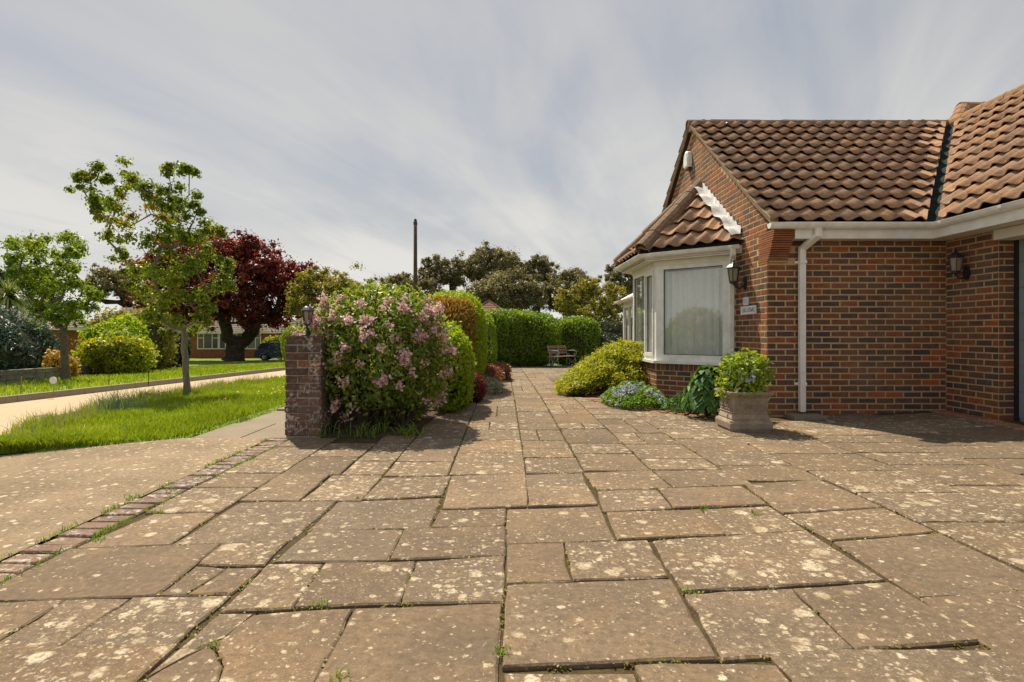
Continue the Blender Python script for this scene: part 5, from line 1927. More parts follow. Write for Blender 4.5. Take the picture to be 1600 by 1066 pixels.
def hosta():
    rg = np.random.default_rng(103)
    root = thing('leafy_plant', (2.52, 7.05, 0), 'dark green drooping large leaved plant left of the stone planter', 'plant')
    m = MB(); P = []; N = []; Dv = []
    for k in range(330):
        a = rg.uniform(0, 2 * math.pi); t = rg.random() ** .6
        r = .33 * t
        z = .56 * (1 - (t * .92) ** 2.2) * rg.uniform(.75, 1.05) + .05
        p = np.array([2.50 + r * math.cos(a), 7.05 + r * .95 * math.sin(a), z])
        o = np.array([math.cos(a), math.sin(a), 0])
        P.append(p); N.append(o * (.25 + .75 * t) + np.array([0, 0, 1.0 - .45 * t]) + rg.normal(0, .2, 3)); Dv.append(o * .4 + np.array([0, 0, -1.0]) + rg.normal(0, .3, 3))
        if k % 6 == 0: m.tube([(2.50, 7.08, 0), (2.5 + r * .5 * math.cos(a), 7.05 + r * .5 * math.sin(a), z * .9), tuple(p)], [.006, .005, .003], 3, False)
    m.build('stems', 'twig', root)
    leaf_object('foliage', 'leaf_hosta', [leaves(np.array(P), unit(np.array(N)), .135, rg, .62, .14, np.array(Dv))], root, rg)
    low = [(3.0 + rg.normal(0, .04), 6.8 + rg.normal(0, .07), rg.uniform(.04, .28)) for _ in range(40)]
    leaf_object('shoots', 'leaf_hosta', [leaves(np.array(low), unit(rg.normal(0, .5, (40, 3)) + np.array([-.4, -.5, .6])), .12, rg, .6)], root, rg)


hosta()

# ---- stone planter
PX0, PX1, PY0, PY1 = 2.345, 2.795, 5.97, 6.42
pz = gzf(2.6, 6.2)
pl = thing('stone_planter', (2.57, 6.2, 0), 'square weathered stone planter with carved frieze by the house corner', 'planter')
cxp, cyp = (PX0 + PX1) / 2, (PY0 + PY1) / 2
ringp = [(.205, 0.0), (.205, .025), (.222, .026), (.226, .085), (.212, .105), (.196, .115), (.200, .128), (.196, .142), (.186, .165), (.183, .178), (.190, .190), (.181, .202), (.188, .335), (.192, .345), (.203, .358), (.226, .378), (.236, .392), (.236, .410), (.220, .416), (.186, .400), (.18, .34)]
V = []; F = []
def rounded_sq(r, z):
    c = .014
    pts_ = []
    for sx, sy in ((-1, -1), (1, -1), (1, 1), (-1, 1)):
        if (sx, sy) in ((-1, -1), (1, 1)):
            pts_ += [(sx * r, sy * (r - c)), (sx * (r - c), sy * r)]
        else:
            pts_ += [(sx * (r - c), sy * r), (sx * r, sy * (r - c))]
    return [(cxp + a, cyp + b, pz + z) for a, b in pts_]
for r_, z_ in ringp: V += rounded_sq(r_, z_)
for i in range(len(ringp) - 1):
    for k in range(8): F.append((i * 8 + k, i * 8 + (k + 1) % 8, (i + 1) * 8 + (k + 1) % 8, (i + 1) * 8 + k))
MB().add(V, F).build('body', 'planter_stone', pl)
MB().box((cxp - .19, cyp - .19, pz + .345), (cxp + .19, cyp + .19, pz + .355)).build('soil', 'bed_soil', pl)
rgp = np.random.default_rng(7)
for side in range(4):
    d = [Vector((0, -1, 0)), Vector((-1, 0, 0)), Vector((0, 1, 0)), Vector((1, 0, 0))][side]
    u = Vector((0, 0, 1)).cross(d)
    mt = basis(u, Vector((0, 0, 1)), d, Vector((cxp, cyp, pz + .268)) + d * .183)
    m = MB()
    for x0, x1 in ((-.16, -.065), (-.05, .05), (.065, .16)):
        m.box((x0, -.052, -.004), (x1, -.045, .009), mt).box((x0, .045, -.004), (x1, .052, .009), mt).box((x0, -.045, -.004), (x0 + .007, .045, .009), mt).box((x1 - .007, -.045, -.004), (x1, .045, .009), mt)
        xc = (x0 + x1) / 2
        for k in range(7):
            a = 2 * math.pi * k / 7
            m.lathe([(.013, 0), (.012, .008), (.006, .013)], 6, mt @ Matrix.Translation((xc + .024 * math.cos(a), .024 * math.sin(a), -.002)))
        m.lathe([(.012, 0), (.010, .012), (.004, .017)], 6, mt @ Matrix.Translation((xc, 0, -.002)))
    m.build('frieze', 'planter_stone', pl)


def planter_shrub():
    rg = np.random.default_rng(111)
    root = thing('potted_shrub', (cxp, cyp, .36), 'lime green potted shrub with a few blue flowers in the stone planter', 'shrub')
    c = np.array([cxp - .01, cyp, .56]); abc = np.array([.30, .28, .25])
    m = MB()
    tips, _ = shell_pts(rg, c, abc, 40, 2, .1, .2)
    for q in tips: m.tube([(cxp + rg.normal(0, .04), cyp + rg.normal(0, .04), .35), tuple(q)], [.006, .003], 4, False)
    m.build('stems', 'twig', root)
    P, N = shell_pts(rg, c, abc, 1700, 2.1, .16, .55, 40, -.85)
    leaf_object('foliage', 'leaf_camellia', [leaves(P, unit(N * .5 + rg.normal(0, .5, N.shape) + np.array([0, 0, .45])), .062, rg, .5, .18)], root, rg)
    parts = []
    for k in range(16):
        p = np.array([cxp + rg.normal(-.06, .09), cyp - .24 + rg.normal(0, .03), .56 + rg.normal(0, .05)])
        parts.append(leaves(p + rg.normal(0, .008, (5, 3)), unit(rg.normal(0, .5, (5, 3)) + np.array([0, -1, .5])), .024, rg, .9))
    leaf_object('flowers', 'petal_blue', parts, root, rg)['kind'] = 'stuff'


planter_shrub()

# ---- gardens across the road
shrub('blue_conifer', (-18.7, 21.6, .25), (1.5, 1.4, 1.35), 16200, .20, 'leaf_blue', 'spreading grey blue conifer at the left edge', 'conifer', seed=121, lump=.3, depth=.4, aspect=.3)
shrub('yellow_shrub', (-17.0, 25.2, .25), (1.35, 1.2, 1.25), 12600, .17, 'leaf_lime', 'yellow green shrub behind the far street tree trunk', seed=122, lump=.25, depth=.3)
shrub('azalea_shrub', (-16.1, 21.0, -.15), (.55, .5, .55), 2400, .12, 'petal_yellow', 'apricot yellow flowering azalea on the low wall', seed=123, lump=.25, depth=.3)
shrub('olive_shrub', (-17.9, 28.0, .55), (2.0, 1.3, 1.55), 16200, .19, 'leaf_ochre', 'tall olive yellow shrub in the garden across the road', seed=124, lump=.3, depth=.35)
shrub('golden_shrub', (-15.6, 23.4, -.05), (1.2, .9, .8), 10800, .14, 'leaf_juniper', 'golden low shrub right of the far street tree trunk', seed=125, lump=.25, depth=.3)
shrub('laurel_shrub', (-19.1, 31.5, .3), (1.35, 1.3, 1.45), 16200, .17, 'leaf_dark', 'very dark round evergreen shrub at the end of the stone wall', seed=126, lump=.1, depth=.2)
shrub('green_shrub', (-18.9, 20.2, -.35), (1.2, .8, .5), 4000, .14, 'leaf_fresh', 'fresh green ground plants behind the low stone wall', seed=127, lump=.25, depth=.4)
shrub('gold_bush', (-20.6, 52.0, -.2), (1.5, .8, .9), 3500, .2, 'leaf_juniper', 'golden bush behind the blue car', seed=129, lump=.2)
# palm-like cordyline at the left edge
def cordyline():
    rg = np.random.default_rng(131)
    b = Vector((-20.2, 23.4, gzf(-20.2, 23.4)))
    root = thing('palm_tree', b, 'spiky palm with drooping strap leaves at the left edge', 'palm')
    MB().tube([b, b + Vector((.1, 0, 1.6)), b + Vector((0.05, 0, 3.25))], [.16, .13, .11], 7).build('trunk', 'bark', root, True)
    c = np.array(b) + np.array([.05, 0, 3.3])
    V = []; F = []
    for k in range(150):
        d = sphere_pts(rg, 1)[0]
        if d[2] < -.45: d[2] = -d[2]
        L = rg.uniform(.9, 1.35); w = .05
        sd_ = unit(np.cross(d, np.array([0, 0, 1.0]) + rg.normal(0, .1, 3)))
        o = len(V)
        for i in range(4):
            t = i / 3
            p = c + d * L * t + np.array([0, 0, -.75 * L * t ** 2.2 * (1 - abs(d[2]) * .6)])
            ww = w * (1 - t * .85)
            V += [p - sd_ * ww, p + sd_ * ww]
        for i in range(3): F.append((o + 2 * i, o + 2 * i + 1, o + 2 * i + 3, o + 2 * i + 2))
    leaf_object('fronds', 'leaf_palm', [(np.array(V), np.array(F))], root, rg, np.repeat(rg.random(150), 3))


cordyline()

# ---- grass of the verges
def scatter(rg, n, y0, y1, xl, xr, bias=1.0):
    y = y0 + (y1 - y0) * rg.random(n) ** bias
    t = rg.random(n)
    x = np.array([xl(v) for v in y]) * (1 - t) + np.array([xr(v) for v in y]) * t
    return np.stack([x, y], -1)


rgg = np.random.default_rng(141)
near = scatter(rgg, 52000, 5.06, 14, lambda v: road_edge(v) + .03, lambda v: verge_r(v) - .02, 1.35)
hgt = rgg.uniform(.035, .10, len(near)) * (1 + .4 * np.sin(near[:, 0] * 4.3 + near[:, 1] * 1.3) * np.sin(near[:, 1] * 3.7)) * (1 + .8 * np.exp(-((near[:, 0] - np.array([road_edge(v) for v in near[:, 1]])) / .5) ** 2))
far = scatter(rgg, 14000, 14, 32, lambda v: -6.35, lambda v: -3.2)
V1 = blade_mesh(near, hgt, .009, rgg, .5, .005)
def patchy(xy):
    v = np.sin(xy[:, 0] * 2.3 + np.sin(xy[:, 1] * 1.7)) + np.sin(xy[:, 1] * 3.1 + xy[:, 0]) * .7 + np.sin(xy[:, 0] * 7.1 + xy[:, 1] * 5.3) * .5
    return np.clip(.42 + .17 * v + rgg.normal(0, .16, len(xy)), 0, 1)
V2 = blade_mesh(far, rgg.uniform(.05, .11, len(far)), .022, rgg, .4, .005)
tag(leaf_object('grass', 'grass_blade', [V1, V2], None, rgg, np.concatenate([np.tile(patchy(near), 2), np.tile(patchy(far), 2)])), 'bright green rough grass of the near verge', 'grass', kind='stuff')
far2 = scatter(rgg, 26000, 7, 34, lambda v: -20, lambda v: -9.65)
V3 = blade_mesh(far2, rgg.uniform(.05, .13, len(far2)), .026, rgg, .4, .05)
tag(leaf_object('grass', 'grass_blade', [V3], None, rgg, np.tile(patchy(far2), 2)), 'green grass of the far verge across the road', 'grass', kind='stuff')
st = scatter(rgg, 1500, 5.6, 15, lambda v: road_edge(v) - .02, lambda v: road_edge(v) + .55)
V4 = blade_mesh(st, rgg.uniform(.10, .28, len(st)), .005, rgg, .3)
tag(leaf_object('tall_grass', 'grass_straw', [V4], None, rgg), 'tall straw coloured seeding grass along the road edge', 'grass', kind='stuff')
# blue-green clump standing in the verge
og = thing('grass_clump', (-5.25, 7.7, gzf(-5.25, 7.7)), 'blue green ornamental grass clump at the road edge', 'grass clump')
oc = np.stack([rgg.normal(-5.2, .12, 260), rgg.normal(7.75, .18, 260)], -1)
leaf_object('blades', 'grass_blue', [blade_mesh(oc, rgg.uniform(.12, .42, len(oc)), .010, rgg, .45)], og, rgg)['kind'] = 'stuff'
# dandelions
dn = scatter(rgg, 70, 8.5, 13, lambda v: -4.6, lambda v: -3.3)
dp_ = np.stack([dn[:, 0], dn[:, 1], gz(dn[:, 0], dn[:, 1]) + .09], -1)
tag(leaf_object('dandelions', 'petal_yellow', [leaves(dp_, unit(rgg.normal(0, .3, dp_.shape) + np.array([0, -.5, 1])), .035, rgg, .9)], None, rgg), 'scattered yellow dandelion flowers in the near verge', 'flowers', kind='stuff')

# ---- moss and weeds in the joints of the paving
def joint_weeds():
    rg = np.random.default_rng(151)
    pts = []
    for q in SLABS:
        c = np.mean(np.array(q), 0)
        if c[1] > 11 or c[0] > 4.6: continue
        for i in range(len(q)):
            a = np.array(q[i]); b = np.array(q[(i + 1) % len(q)])
            L = np.linalg.norm(b - a)
            k = rg.poisson(L * 2.4)
            for _ in range(k):
                s = rg.random(); ln = rg.uniform(.01, .05)
                for _ in range(int(rg.integers(5, 22))):
                    pts.append(a + (b - a) * np.clip(s + rg.normal(0, ln) / L, 0, 1) + rg.normal(0, .0035, 2))
    pts = np.array(pts)
    P = np.stack([pts[:, 0], pts[:, 1], gz(pts[:, 0], pts[:, 1]) - .006 + rg.uniform(-.008, .008, len(pts))], -1)
    tag(leaf_object('joint_moss', 'moss', [leaves(P, unit(rg.normal(0, .5, P.shape) + np.array([0, 0, 1])), .014, rg, .7)], None, rg), 'olive moss and weeds in the joints of the paving', 'moss', kind='stuff')
    w = []
    spots = [px(326, 1008), px(498, 945), px(1075, 925), px(530, 1060), px(783, 1020), px(1180, 803), px(1100, 795), px(310, 745), px(390, 720), px(245, 800), px(205, 778), px(270, 765), px(430, 700), px(150, 845), px(560, 780)]
    for s in spots:
        w.append(np.array(s) + rg.normal(0, .018, (20, 2)))
    for k in range(60):
        y = rg.uniform(2.2, 5.6); w.append(np.array([-2.29 + .22 * rg.integers(0, 2), y]) + rg.normal(0, (.012, .05), (14, 2)))
    w = np.concatenate(w)
    tag(leaf_object('joint_weeds', 'leaf_fresh', [blade_mesh(w, rg.uniform(.008, .034, len(w)), .005, rg, .9, -.004)], None, rg), 'small tufts of weeds growing between the flagstones', 'weeds', kind='stuff')


joint_weeds()

# ------------------------------------------------------------------ brick pillar with lantern
PIX0, PIX1, PIY0, PIY1, PIH = -2.165, -1.815, 5.69, 6.04, 0.985
pil = thing('brick_pillar', (-1.99, 5.865, 0), 'weathered brick gate pillar white with lichen beside the footpath', 'pillar')
MB().box((PIX0 + .008, PIY0 + .008, -.05), (PIX1 - .008, PIY1 - .008, PIH - .01)).build('core', 'old_mortar', pil)
rp = np.random.default_rng(171)
OLD = [make_brick_me(L, 'old_brick', .064, 3) for L in (.217, .105)]
faces = [((PIX0, PIY0, 0), (1, 0, 0), (0, -1, 0)), ((PIX1, PIY0, 0), (0, 1, 0), (1, 0, 0)), ((PIX1, PIY1, 0), (-1, 0, 0), (0, 1, 0)), ((PIX0, PIY1, 0), (0, -1, 0), (-1, 0, 0))]
for c in range(13):
    z = .012 + c * .075 + .0325
    for fi, (O, u, n) in enumerate(faces):
        seq = [(.1155, .217, 0), (.2895, .105, 1)] if (c + fi) % 2 == 0 else [(.0595, .105, 1), (.2335, .217, 0)]
        for uc, L, kind in seq:
            o = link('brick', OLD[kind][int(rp.integers(0, 3))], None, pil)
            p = Vector(O) + Vector(u) * uc + Vector((0, 0, z)) + Vector(n) * (0.002 + float(rp.normal(0, .004)))
            o.matrix_parent_inverse = Matrix.Translation(-pil.location)
            b = basis(Vector(u), -Vector(n), Vector((0, 0, 1)), p) @ Matrix.Rotation(float(rp.normal(0, .012)), 4, 'Y')
            o.matrix_basis = b
for k in range(3):
    MB().box((PIX0 - .004 + k * .119, PIY0 - .004, PIH - .012), (PIX0 + .112 + k * .119, PIY1 + .004, PIH + .012)).build('coping_brick', 'old_brick', pil)
# dark timber post and boarding behind the pillar
bd = thing('timber_fence', (-1.7, 6.0, 0), 'dark timber boards behind the pillar under the flowering bush', 'fence')
for k in range(3):
    MB().box((-1.812 + k * .135, 6.005, 0), (-1.685 + k * .135, 6.03, .62 - .02 * k)).build('board', 'dark_wood', bd)
MB().box((-1.81, 6.031, .1), (-1.41, 6.07, .16)).box((-1.81, 6.031, .45), (-1.41, 6.07, .51)).build('rail', 'dark_wood', bd)

lt = thing('post_lantern', (-2.0, 5.86, PIH), 'black post lantern standing on top of the brick pillar', 'lantern')
MB().lathe([(.062, 0), (.062, .012), (.045, .022), (.022, .045), (.016, .075), (.024, .085), (.018, .10)], 8, Matrix.Translation((-2.0, 5.86, PIH + .012))).build('pedestal', 'black_metal', lt)
lantern_parts(lt, Matrix.Translation((-2.0, 5.86, PIH + .135)), .72)

# ------------------------------------------------------------------ bench
bx, by = 2.12, 21.2
bz = gzf(bx, by)
bench = thing('garden_bench', (bx, by, bz), 'small garden bench with grey iron ends and brown slats by the hedge', 'bench')
bench['_local'] = 1
bench.rotation_euler = (0, 0, R(46))
LB = 1.02
def bend(side):
    """curved cast end: seen from the side, y forward is negative"""
    m = MB(); r = .014; x = side * LB / 2
    m.tube([(x, .22, 0), (x, .19, .2), (x, .15, .40), (x, .20, .6), (x, .26, .80)], r, 6)
    m.tube([(x, -.27, 0), (x, -.25, .18), (x, -.20, .30), (x, -.22, .40)], r, 6)
    m.tube([(x, .15, .40), (x, -.05, .385), (x, -.24, .41)], r, 6)
    m.tube([(x, .20, .60), (x, .0, .615), (x, -.18, .62), (x, -.27, .58), (x, -.28, .50), (x, -.22, .45), (x, -.17, .48), (x, -.19, .53)], r, 6)
    m.tube([(x, .05, .0), (x, .02, .2), (x, .10, .39)], r * .9, 6)
    m.tube([(x, .20, .10), (x, .04, .12)], r * .8, 6)
    m.tube([(x, -.24, .33), (x, .03, .12)], r * .8, 6)
    m.tube([(x, .12 + .04 * math.cos(a * .7), .47 + .04 * math.sin(a * .7)) if False else (x, .10 + .038 * math.cos(a * .75), .455 + .038 * math.sin(a * .75)) for a in range(10)], r * .7, 5)
    return m
for s in (-1, 1):
    bend(s).build('end_frame', 'bench_metal', bench, True)
for k in range(4):
    y = -.22 + k * .115
    MB().box((-LB / 2 - .03, y, .402), (LB / 2 + .03, y + .085, .425)).build('seat_slat', 'bench_seat', bench)
for k, (z, h) in enumerate(((.50, .07), (.60, .07), (.70, .10))):
    y = .165 + (z - .4) * .25
    MB().add([(-LB / 2 - .02, y, z), (LB / 2 + .02, y, z), (LB / 2 + .02, y + h * .25, z + h), (-LB / 2 - .02, y + h * .25, z + h), (-LB / 2 - .02, y + .022, z), (LB / 2 + .02, y + .022, z), (LB / 2 + .02, y + .022 + h * .25, z + h), (-LB / 2 - .02, y + .022 + h * .25, z + h)],
             [(0, 1, 2, 3), (5, 4, 7, 6), (3, 2, 6, 7), (4, 5, 1, 0), (1, 5, 6, 2), (4, 0, 3, 7)]).build('back_slat', 'bench_wood', bench)
MB().box((-.02, .18, .40), (.02, .20, .80)).build('back_brace', 'bench_metal', bench)
# pale stone lying behind the juniper
m = MB().lathe([(.02, 0), (.30, .02), (.34, .10), (.26, .20), (.10, .25), (.01, .26)], 9, Matrix.Translation((2.95, 17.8, gzf(2.9, 17.8))) @ Matrix.Diagonal((1, .7, 1, 1)))
tag(m.build('garden_stone', 'lead', None, True), 'pale grey stone lying behind the golden juniper', 'stone')

# ------------------------------------------------------------------ utility pole
up = at(649, 345, 36)
gzp = gzf(up.x, 36)
pole = thing('utility_pole', (up.x, 36, gzp), 'tall dark wooden utility pole rising behind the flowering bush', 'pole')
MB().tube([(up.x, 36, gzp - .1), (up.x, 36, up.z)], [.15, .105], 8).build('shaft', 'pole_wood', pole, True)
MB().tube([(up.x, 36, up.z - .25), (up.x, 36, up.z - .10)], .13, 8).build('band', 'black_metal', pole)
MB().tube([(up.x, 36, up.z), (up.x, 36, up.z + .12)], [.11, .05], 8).build('cap', 'black_metal', pole)

# ------------------------------------------------------------------ stone wall across the road
sw = thing('stone_wall', (-15, 19, gzf(-15, 19)), 'low rubble stone garden wall on the far side of the road', 'wall')
rs = np.random.default_rng(181)
pa, pb_ = Vector((-14.2, 14.0, 0)), Vector((-18.6, 30.0, 0))
dw = (pb_ - pa).normalized(); nwv = Vector((dw.y, -dw.x, 0)); Lw = (pb_ - pa).length
m = MB()
n = 24
for i in range(n):
    a = pa + dw * Lw * i / n; b = pa + dw * Lw * (i + 1) / n
    za = gzf(a.x, a.y); zb_ = gzf(b.x, b.y)
    q = [a - nwv * .12, b - nwv * .12, b + nwv * .12, a + nwv * .12]
    m.add([(p.x, p.y, z - .1) for p, z in zip(q, (za, zb_, zb_, za))] + [(p.x, p.y, z + .44) for p, z in zip(q, (za, zb_, zb_, za))], [(4, 5, 6, 7), (0, 1, 5, 4), (1, 2, 6, 5), (2, 3, 7, 6), (3, 0, 4, 7)])
m.build('core', 'old_mortar', sw)
for row in range(3):
    s = -.1 * row
    while s < Lw - .3:
        L = rs.uniform(.28, .52); h = .145
        c = pa + dw * (s + L / 2)
        z = gzf(c.x, c.y) + .03 + row * .152 + h / 2
        sx, sy, sz = L / 2 - .012, .15, h / 2 - .006
        j = lambda: float(rs.normal(0, .012))
        v = [(x * sx + j(), y * sy + j(), zz * sz + j() * .5) for zz in (-1, 1) for x, y in ((-1, -1), (1, -1), (1, 1), (-1, 1))]
        MB().add(v, [(0, 3, 2, 1), (4, 5, 6, 7), (0, 1, 5, 4), (1, 2, 6, 5), (2, 3, 7, 6), (3, 0, 4, 7)], basis(dw, Vector((0, 0, 1)).cross(dw), Vector((0, 0, 1)), Vector((c.x, c.y, z)))).build('stone', 'stone_wall', sw)
        s += L

# stakes and a little round sign in the far verge
def stake(pxx, pyb, pyt, w, label, mat='stake_wood', Y=None):
    g = -.45
    for _ in range(6):
        Y = FPX * (CAMH - g) / (pyb - 520); x = (pxx - 788) / FPX * Y; g = gzf(x, Y) + .05
    top = at(pxx, pyt, Y).z
    m = MB().tube([(x, Y, g - .1), (x + .01, Y, top)], [w, w * .85], 5)
    return tag(m.build('wooden_stake', mat), label, 'stake'), x, Y, g
stake(210, 585, 561, .035, 'tall pale wooden stake in the far verge before the dark shrub')
stake(33, 612, 588, .014, 'thin wooden stake at the left end of the far verge')
stake(170, 603, 582, .010, 'thin dark stake in the middle of the far verge', 'dark_wood')
stake(232, 598, 578, .010, 'thin dark stake right of the tall pale stake', 'dark_wood')
sg = stake(84, 615, 604, .012, 'x', 'dark_wood')
bpy.data.objects.remove(sg[0])
sgn = thing('round_sign', (sg[1], sg[2], sg[3]), 'small white round marker sign on a stick in the far verge', 'sign')
MB().tube([(sg[1], sg[2], sg[3]), (sg[1], sg[2], sg[3] + .24)], .01, 5).build('stick', 'stake_wood', sgn)
MB().lathe([(.0, 0), (.075, 0), (.075, .012), (.0, .012)], 14, Matrix.Translation((sg[1], sg[2] - .01, sg[3] + .27)) @ Matrix.Rotation(R(90), 4, 'X')).build('disc', 'sign_white', sgn)


# ------------------------------------------------------------------ blue car
def car():
    cx, cy = -18.5, 47.8
    z = gzf(cx, cy) + .06
    root = thing('parked_car', (cx, cy, z), 'dark blue hatchback parked on the drive, seen past the pillar', 'car')
    root['_local'] = 1
    root.rotation_euler = (0, 0, R(12))
    W = .82
    low = [(-1.85, .30), (-1.92, .55), (-1.86, .88), (-1.62, .98), (.85, .96), (1.55, .84), (1.86, .62), (1.88, .32), (1.62, .24)]
    # wheel arches cut into the sill line
    arch = lambda c: [(c + .36 * math.cos(a), .28 + .36 * math.sin(a)) for a in [math.pi * k / 8 for k in range(9)]]
    poly = low[:-1] + [(1.60, .26)] + arch(1.18) + arch(-1.18)[0:] + [(-1.60, .28)]
    mt = basis(Vector((1, 0, 0)), Vector((0, 0, 1)), Vector((0, -1, 0)), Vector((0, 0, 0)))
    me = MB().prism(poly, -W, W, mt).mesh('body')
    bm = bmesh.new(); bm.from_mesh(me); bmesh.ops.recalc_face_normals(bm, faces=bm.faces)
    bmesh.ops.triangulate(bm, faces=[f for f in bm.faces if len(f.verts) > 4]); bm.to_mesh(me); bm.free()
    body = link('body', me, 'car_blue', root)
    # greenhouse, leaning in
    g0 = [(-1.72, .955), (-1.45, 1.42), (-.9, 1.50), (.05, 1.48), (.85, .955)]
    V = [(x, -W * (.96 if zz < 1 else .78), zz) for x, zz in g0] + [(x, W * (.96 if zz < 1 else .78), zz) for x, zz in g0]
    n = len(g0)
    F = [tuple(range(n)), tuple(range(n, 2 * n))[::-1]] + [(i, n + i, n + (i + 1) % n, (i + 1) % n) for i in range(n)]
    MB().add(V, F).build('cabin', 'car_blue', root)
    for sgn_ in (-1, 1):
        for pts_ in ([(-1.50, 1.03), (-1.34, 1.36), (-1.0, 1.41), (-.92, 1.03)], [(-.84, 1.03), (-.88, 1.41), (-.18, 1.41), (-.05, 1.03)], [(.03, 1.03), (-.08, 1.40), (.08, 1.37), (.60, 1.03)]):
            q = []
            for x, zz in pts_:
                t = (zz - .955) / (1.45 - .955)
                q.append((x, sgn_ * (W * (.96 - .18 * t) + .008), zz))
            MB().add(q, [(0, 1, 2, 3)]).build('side_window', 'car_glass', root)
    MB().add([(-1.725, -.62, 1.03), (-1.725, .62, 1.03), (-1.51, .56, 1.38), (-1.51, -.56, 1.38)], [(0, 1, 2, 3)]).build('rear_window', 'car_glass', root)
    for sx in (-1.18, 1.18):
        for sy in (-1, 1):
            mm = Matrix.Translation((sx, sy * (W - .09), .28)) @ Matrix.Rotation(R(90) * -sy, 4, 'X')
            wh = MB().lathe([(.10, -.09), (.27, -.09), (.295, -.05), (.295, .05), (.27, .09), (.19, .092), (.19, .06)], 18, mm).build('wheel', 'tyre', root, True)
            rim = MB().lathe([(.185, .055), (.185, .075), (.17, .08), (.165, .06)], 18, mm)
            for k in range(6):
                a = 2 * math.pi * k / 6
                rim.tube([mm @ Vector((0, 0, .085)), mm @ Vector((.175 * math.cos(a), .175 * math.sin(a), .075))], .026, 5)
            rim.lathe([(.05, .06), (.045, .098), (.01, .10)], 8, mm)
            rim.build('rim', 'alloy', wh)
    for sy in (-1, 1):
        MB().add([(-1.88, sy * .83, .86), (-1.70, sy * .835, .98), (-1.50, sy * .70, 1.40), (-1.60, sy * .66, 1.38), (-1.90, sy * .66, .90)], [(0, 1, 2, 3, 4)]).build('tail_light', 'tail_red', root)
        MB().box((1.72, sy * .48, .60), (1.89, sy * .80, .74)).build('headlight', 'alloy', root)
        MB().box((.52, sy * .82, .98), (.66, sy * .96, 1.08)).build('door_mirror', 'car_blue', root)
    MB().box((-1.96, -.78, .34), (-1.84, .78, .56)).build('bumper', 'tyre', root)
    MB().box((-1.975, -.26, .60), (-1.90, .26, .71)).build('number_plate', 'sign_white', root)


car()


# ------------------------------------------------------------------ houses across the road
def win(root, P, u, n, w, h, cols, split=None, frame='white_plastic'):
    """a window: frame, each pane"""
    mt = basis(u, Vector((0, 0, 1)), n, P)
    t = .07
    m = MB().box((-.02, -.02, -.02), (w + .02, t, .06), mt).box((-.02, h - t, -.02), (w + .02, h + .02, .06), mt)
    x = 0.0
    edges = [0.0]
    for c in cols: edges.append(edges[-1] + c * w)
    for e in edges: m.box((e - t / 2 if 0 < e < w - .01 else (e - .018 if e == 0 else e - t), t, -.02), (e + t / 2 if 0 < e < w - .01 else (e + t if e == 0 else e + .018), h - t, .058), mt)
    if split:
        for i in split: m.box((edges[i] + t / 2, h * .68, -.02), (edges[i + 1] - t / 2, h * .68 + t, .056), mt)
    f = m.build('window', frame, root)
    for i in range(len(cols)):
        MB().box((edges[i], t * .9, 0), (edges[i + 1], h - t * .9, .02), mt).build('pane', 'far_glass', f)


def bungalow(name, x0, x1, y0, y1, zb_, eave, ridge, brick, roofm, label, hip=True, over=.35):
    root = thing(name, ((x0 + x1) / 2, y0, zb_), label, 'house')
    MB().box((x0, y0, zb_ - .2), (x1, y1, eave)).build('wall', brick, root)
    ym = (y0 + y1) / 2; hx = (y1 - y0) / 2 if hip else -over
    a = [(x0 - over, y0 - over, eave), (x1 + over, y0 - over, eave), (x1 + over, y1 + over, eave), (x0 - over, y1 + over, eave), (x0 + hx, ym, ridge), (x1 - hx, ym, ridge)]
    rf = MB().add(a, [(0, 1, 5, 4), (1, 2, 5), (2, 3, 4, 5), (3, 0, 4), (3, 2, 1, 0)]).build('roof', roofm, root)
    # tile courses as shallow steps on the near slopes
    rows = 12
    for k in range(rows):
        s0 = k / rows; s1 = (k + 1) / rows
        def L(p, q, s): return Vector(p).lerp(Vector(q), s)
        for (p, q, r_, t_) in ((a[0], a[1], a[5], a[4]), (a[1], a[2], a[5], a[5])):
            p0 = L(p, t_, s0); p1 = L(q, r_, s0); p2 = L(q, r_, s1); p3 = L(p, t_, s1)
            up_ = Vector((0, 0, .05))
            MB().add([p0 + up_, p1 + up_, p2 + up_ * .4, p3 + up_ * .4, p0, p1], [(0, 1, 2, 3), (4, 5, 1, 0)]).build('tile_course', roofm, rf)
    MB().box((x0 - over, y0 - over - .02, eave - .18), (x1 + over, y0 - over, eave + .02)).box((x1 + over, y0 - over, eave - .18), (x1 + over + .02, y1 + over, eave + .02)).build('fascia', 'white_plastic', root)
    return root


Y1 = 55.0
zh = gzf(-24, 55)
def hx_(p): return (p - 788) / FPX * Y1
nb = bungalow('brick_house', hx_(296), hx_(417), Y1, Y1 + 8, zh, 1.15, 3.3, 'far_brick', 'far_roof', 'red brick house with wide white windows behind the plum tree')
sillz = CAMH + (520 - 545.5) / FPX * Y1
hh = (545.5 - 521) / FPX * Y1
for a, b, cols, sp in ((309, 343, [.3, .4, .3], [0, 2]), (343, 372, [.35, .35, .3], None), (378, 409, [.3, .42, .28], [0, 2])):
    win(nb, Vector((hx_(a), Y1 - .03, sillz)), Vector((1, 0, 0)), Vector((0, -1, 0)), hx_(b) - hx_(a) - .06, hh, cols, sp)
nb2 = bungalow('brick_house', hx_(412), hx_(470), Y1 + 4, Y1 + 11, zh, 1.35, 3.75, 'far_brick', 'far_roof', 'grey roofed brick wing behind the blue car')
win(nb2, Vector((hx_(440), Y1 + 3.97, sillz)), Vector((1, 0, 0)), Vector((0, -1, 0)), 1.6, 1.3, [.5, .5], None)
Y1 = 58.0
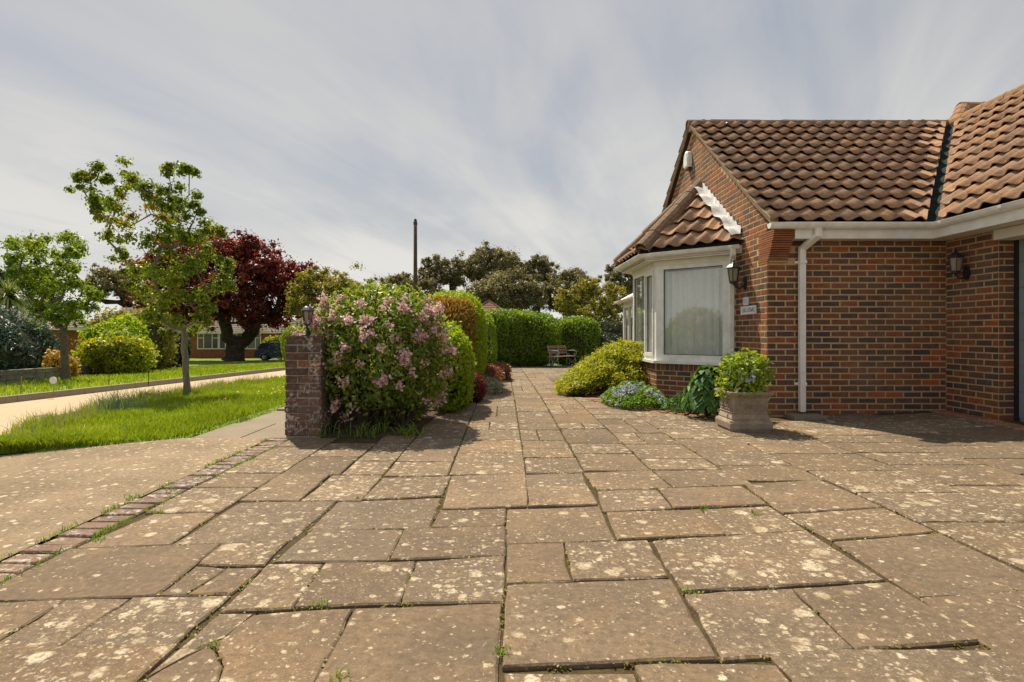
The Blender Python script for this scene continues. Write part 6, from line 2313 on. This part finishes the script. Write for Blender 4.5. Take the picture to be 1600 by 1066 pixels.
nb3 = bungalow('brick_house', hx_(262), hx_(298), Y1, Y1 + 7, gzf(-30, 58), .9, 2.9, 'far_brick', 'far_roof', 'house with blue white window left of the plum trunk')
win(nb3, Vector((hx_(268), Y1 - .03, CAMH + (520 - 546) / FPX * Y1)), Vector((1, 0, 0)), Vector((0, -1, 0)), 1.6, 1.2, [.5, .5], None)
Y1 = 52.0
nb4 = bungalow('bungalow', hx_(150), hx_(212), Y1, Y1 + 8, gzf(-34, 52), 1.5, 3.45, 'far_brick', 'far_roof', 'grey bungalow roof showing above the olive shrub')
Y1 = 40.0
nb5 = bungalow('bungalow', hx_(-60), hx_(60), Y1, Y1 + 7, gzf(-30, 40), 1.4, 3.1, 'far_brick', 'far_roof', 'brick house half hidden behind the palm at the left edge')
# small red tiled gable over the hedge
Y1 = 46.0
rgz = gzf(-1, 46)
gb = thing('red_roofed_house', (hx_(763), Y1, rgz), 'small red tiled gable roof peeping over the hedge', 'house')
gx0, gx1, gxm = hx_(738), hx_(790), hx_(763)
ez = CAMH + (520 - 489) / FPX * Y1; rz = CAMH + (520 - 469) / FPX * Y1
MB().box((gx0 + .2, Y1, rgz - .1), (gx1 - .2, Y1 + 6, ez)).build('wall', 'far_brick', gb)
rf = MB().add([(gx0, Y1 - .3, ez), (gx1, Y1 - .3, ez), (gxm, Y1 + 1.4, rz), (gx0, Y1 + 6, ez), (gx1, Y1 + 6, ez), (gxm, Y1 + 6, rz)], [(0, 1, 2), (0, 2, 5, 3), (1, 4, 5, 2)]).build('roof', 'far_red_roof', gb)
for k in range(7):
    s0 = k / 7; s1 = (k + 1) / 7
    A_, B_, T_ = Vector((gx0, Y1 - .3, ez)), Vector((gx1, Y1 - .3, ez)), Vector((gxm, Y1 + 1.4, rz))
    o = Vector((0, -.05, .05))
    MB().add([A_.lerp(T_, s0) + o, B_.lerp(T_, s0) + o, B_.lerp(T_, s1) + o * .3, A_.lerp(T_, s1) + o * .3, A_.lerp(T_, s0), B_.lerp(T_, s0)], [(0, 1, 2, 3), (4, 5, 1, 0)]).build('tile_course', 'far_red_roof', rf)
MB().tube([(gx0, Y1 - .34, ez + .05), (gxm, Y1 + 1.36, rz + .07), (gx1, Y1 - .34, ez + .05)], .07, 6).build('hip_tiles', 'ridge_tile', rf)

for o in bpy.data.objects:
    if '_local' in o: del o['_local']
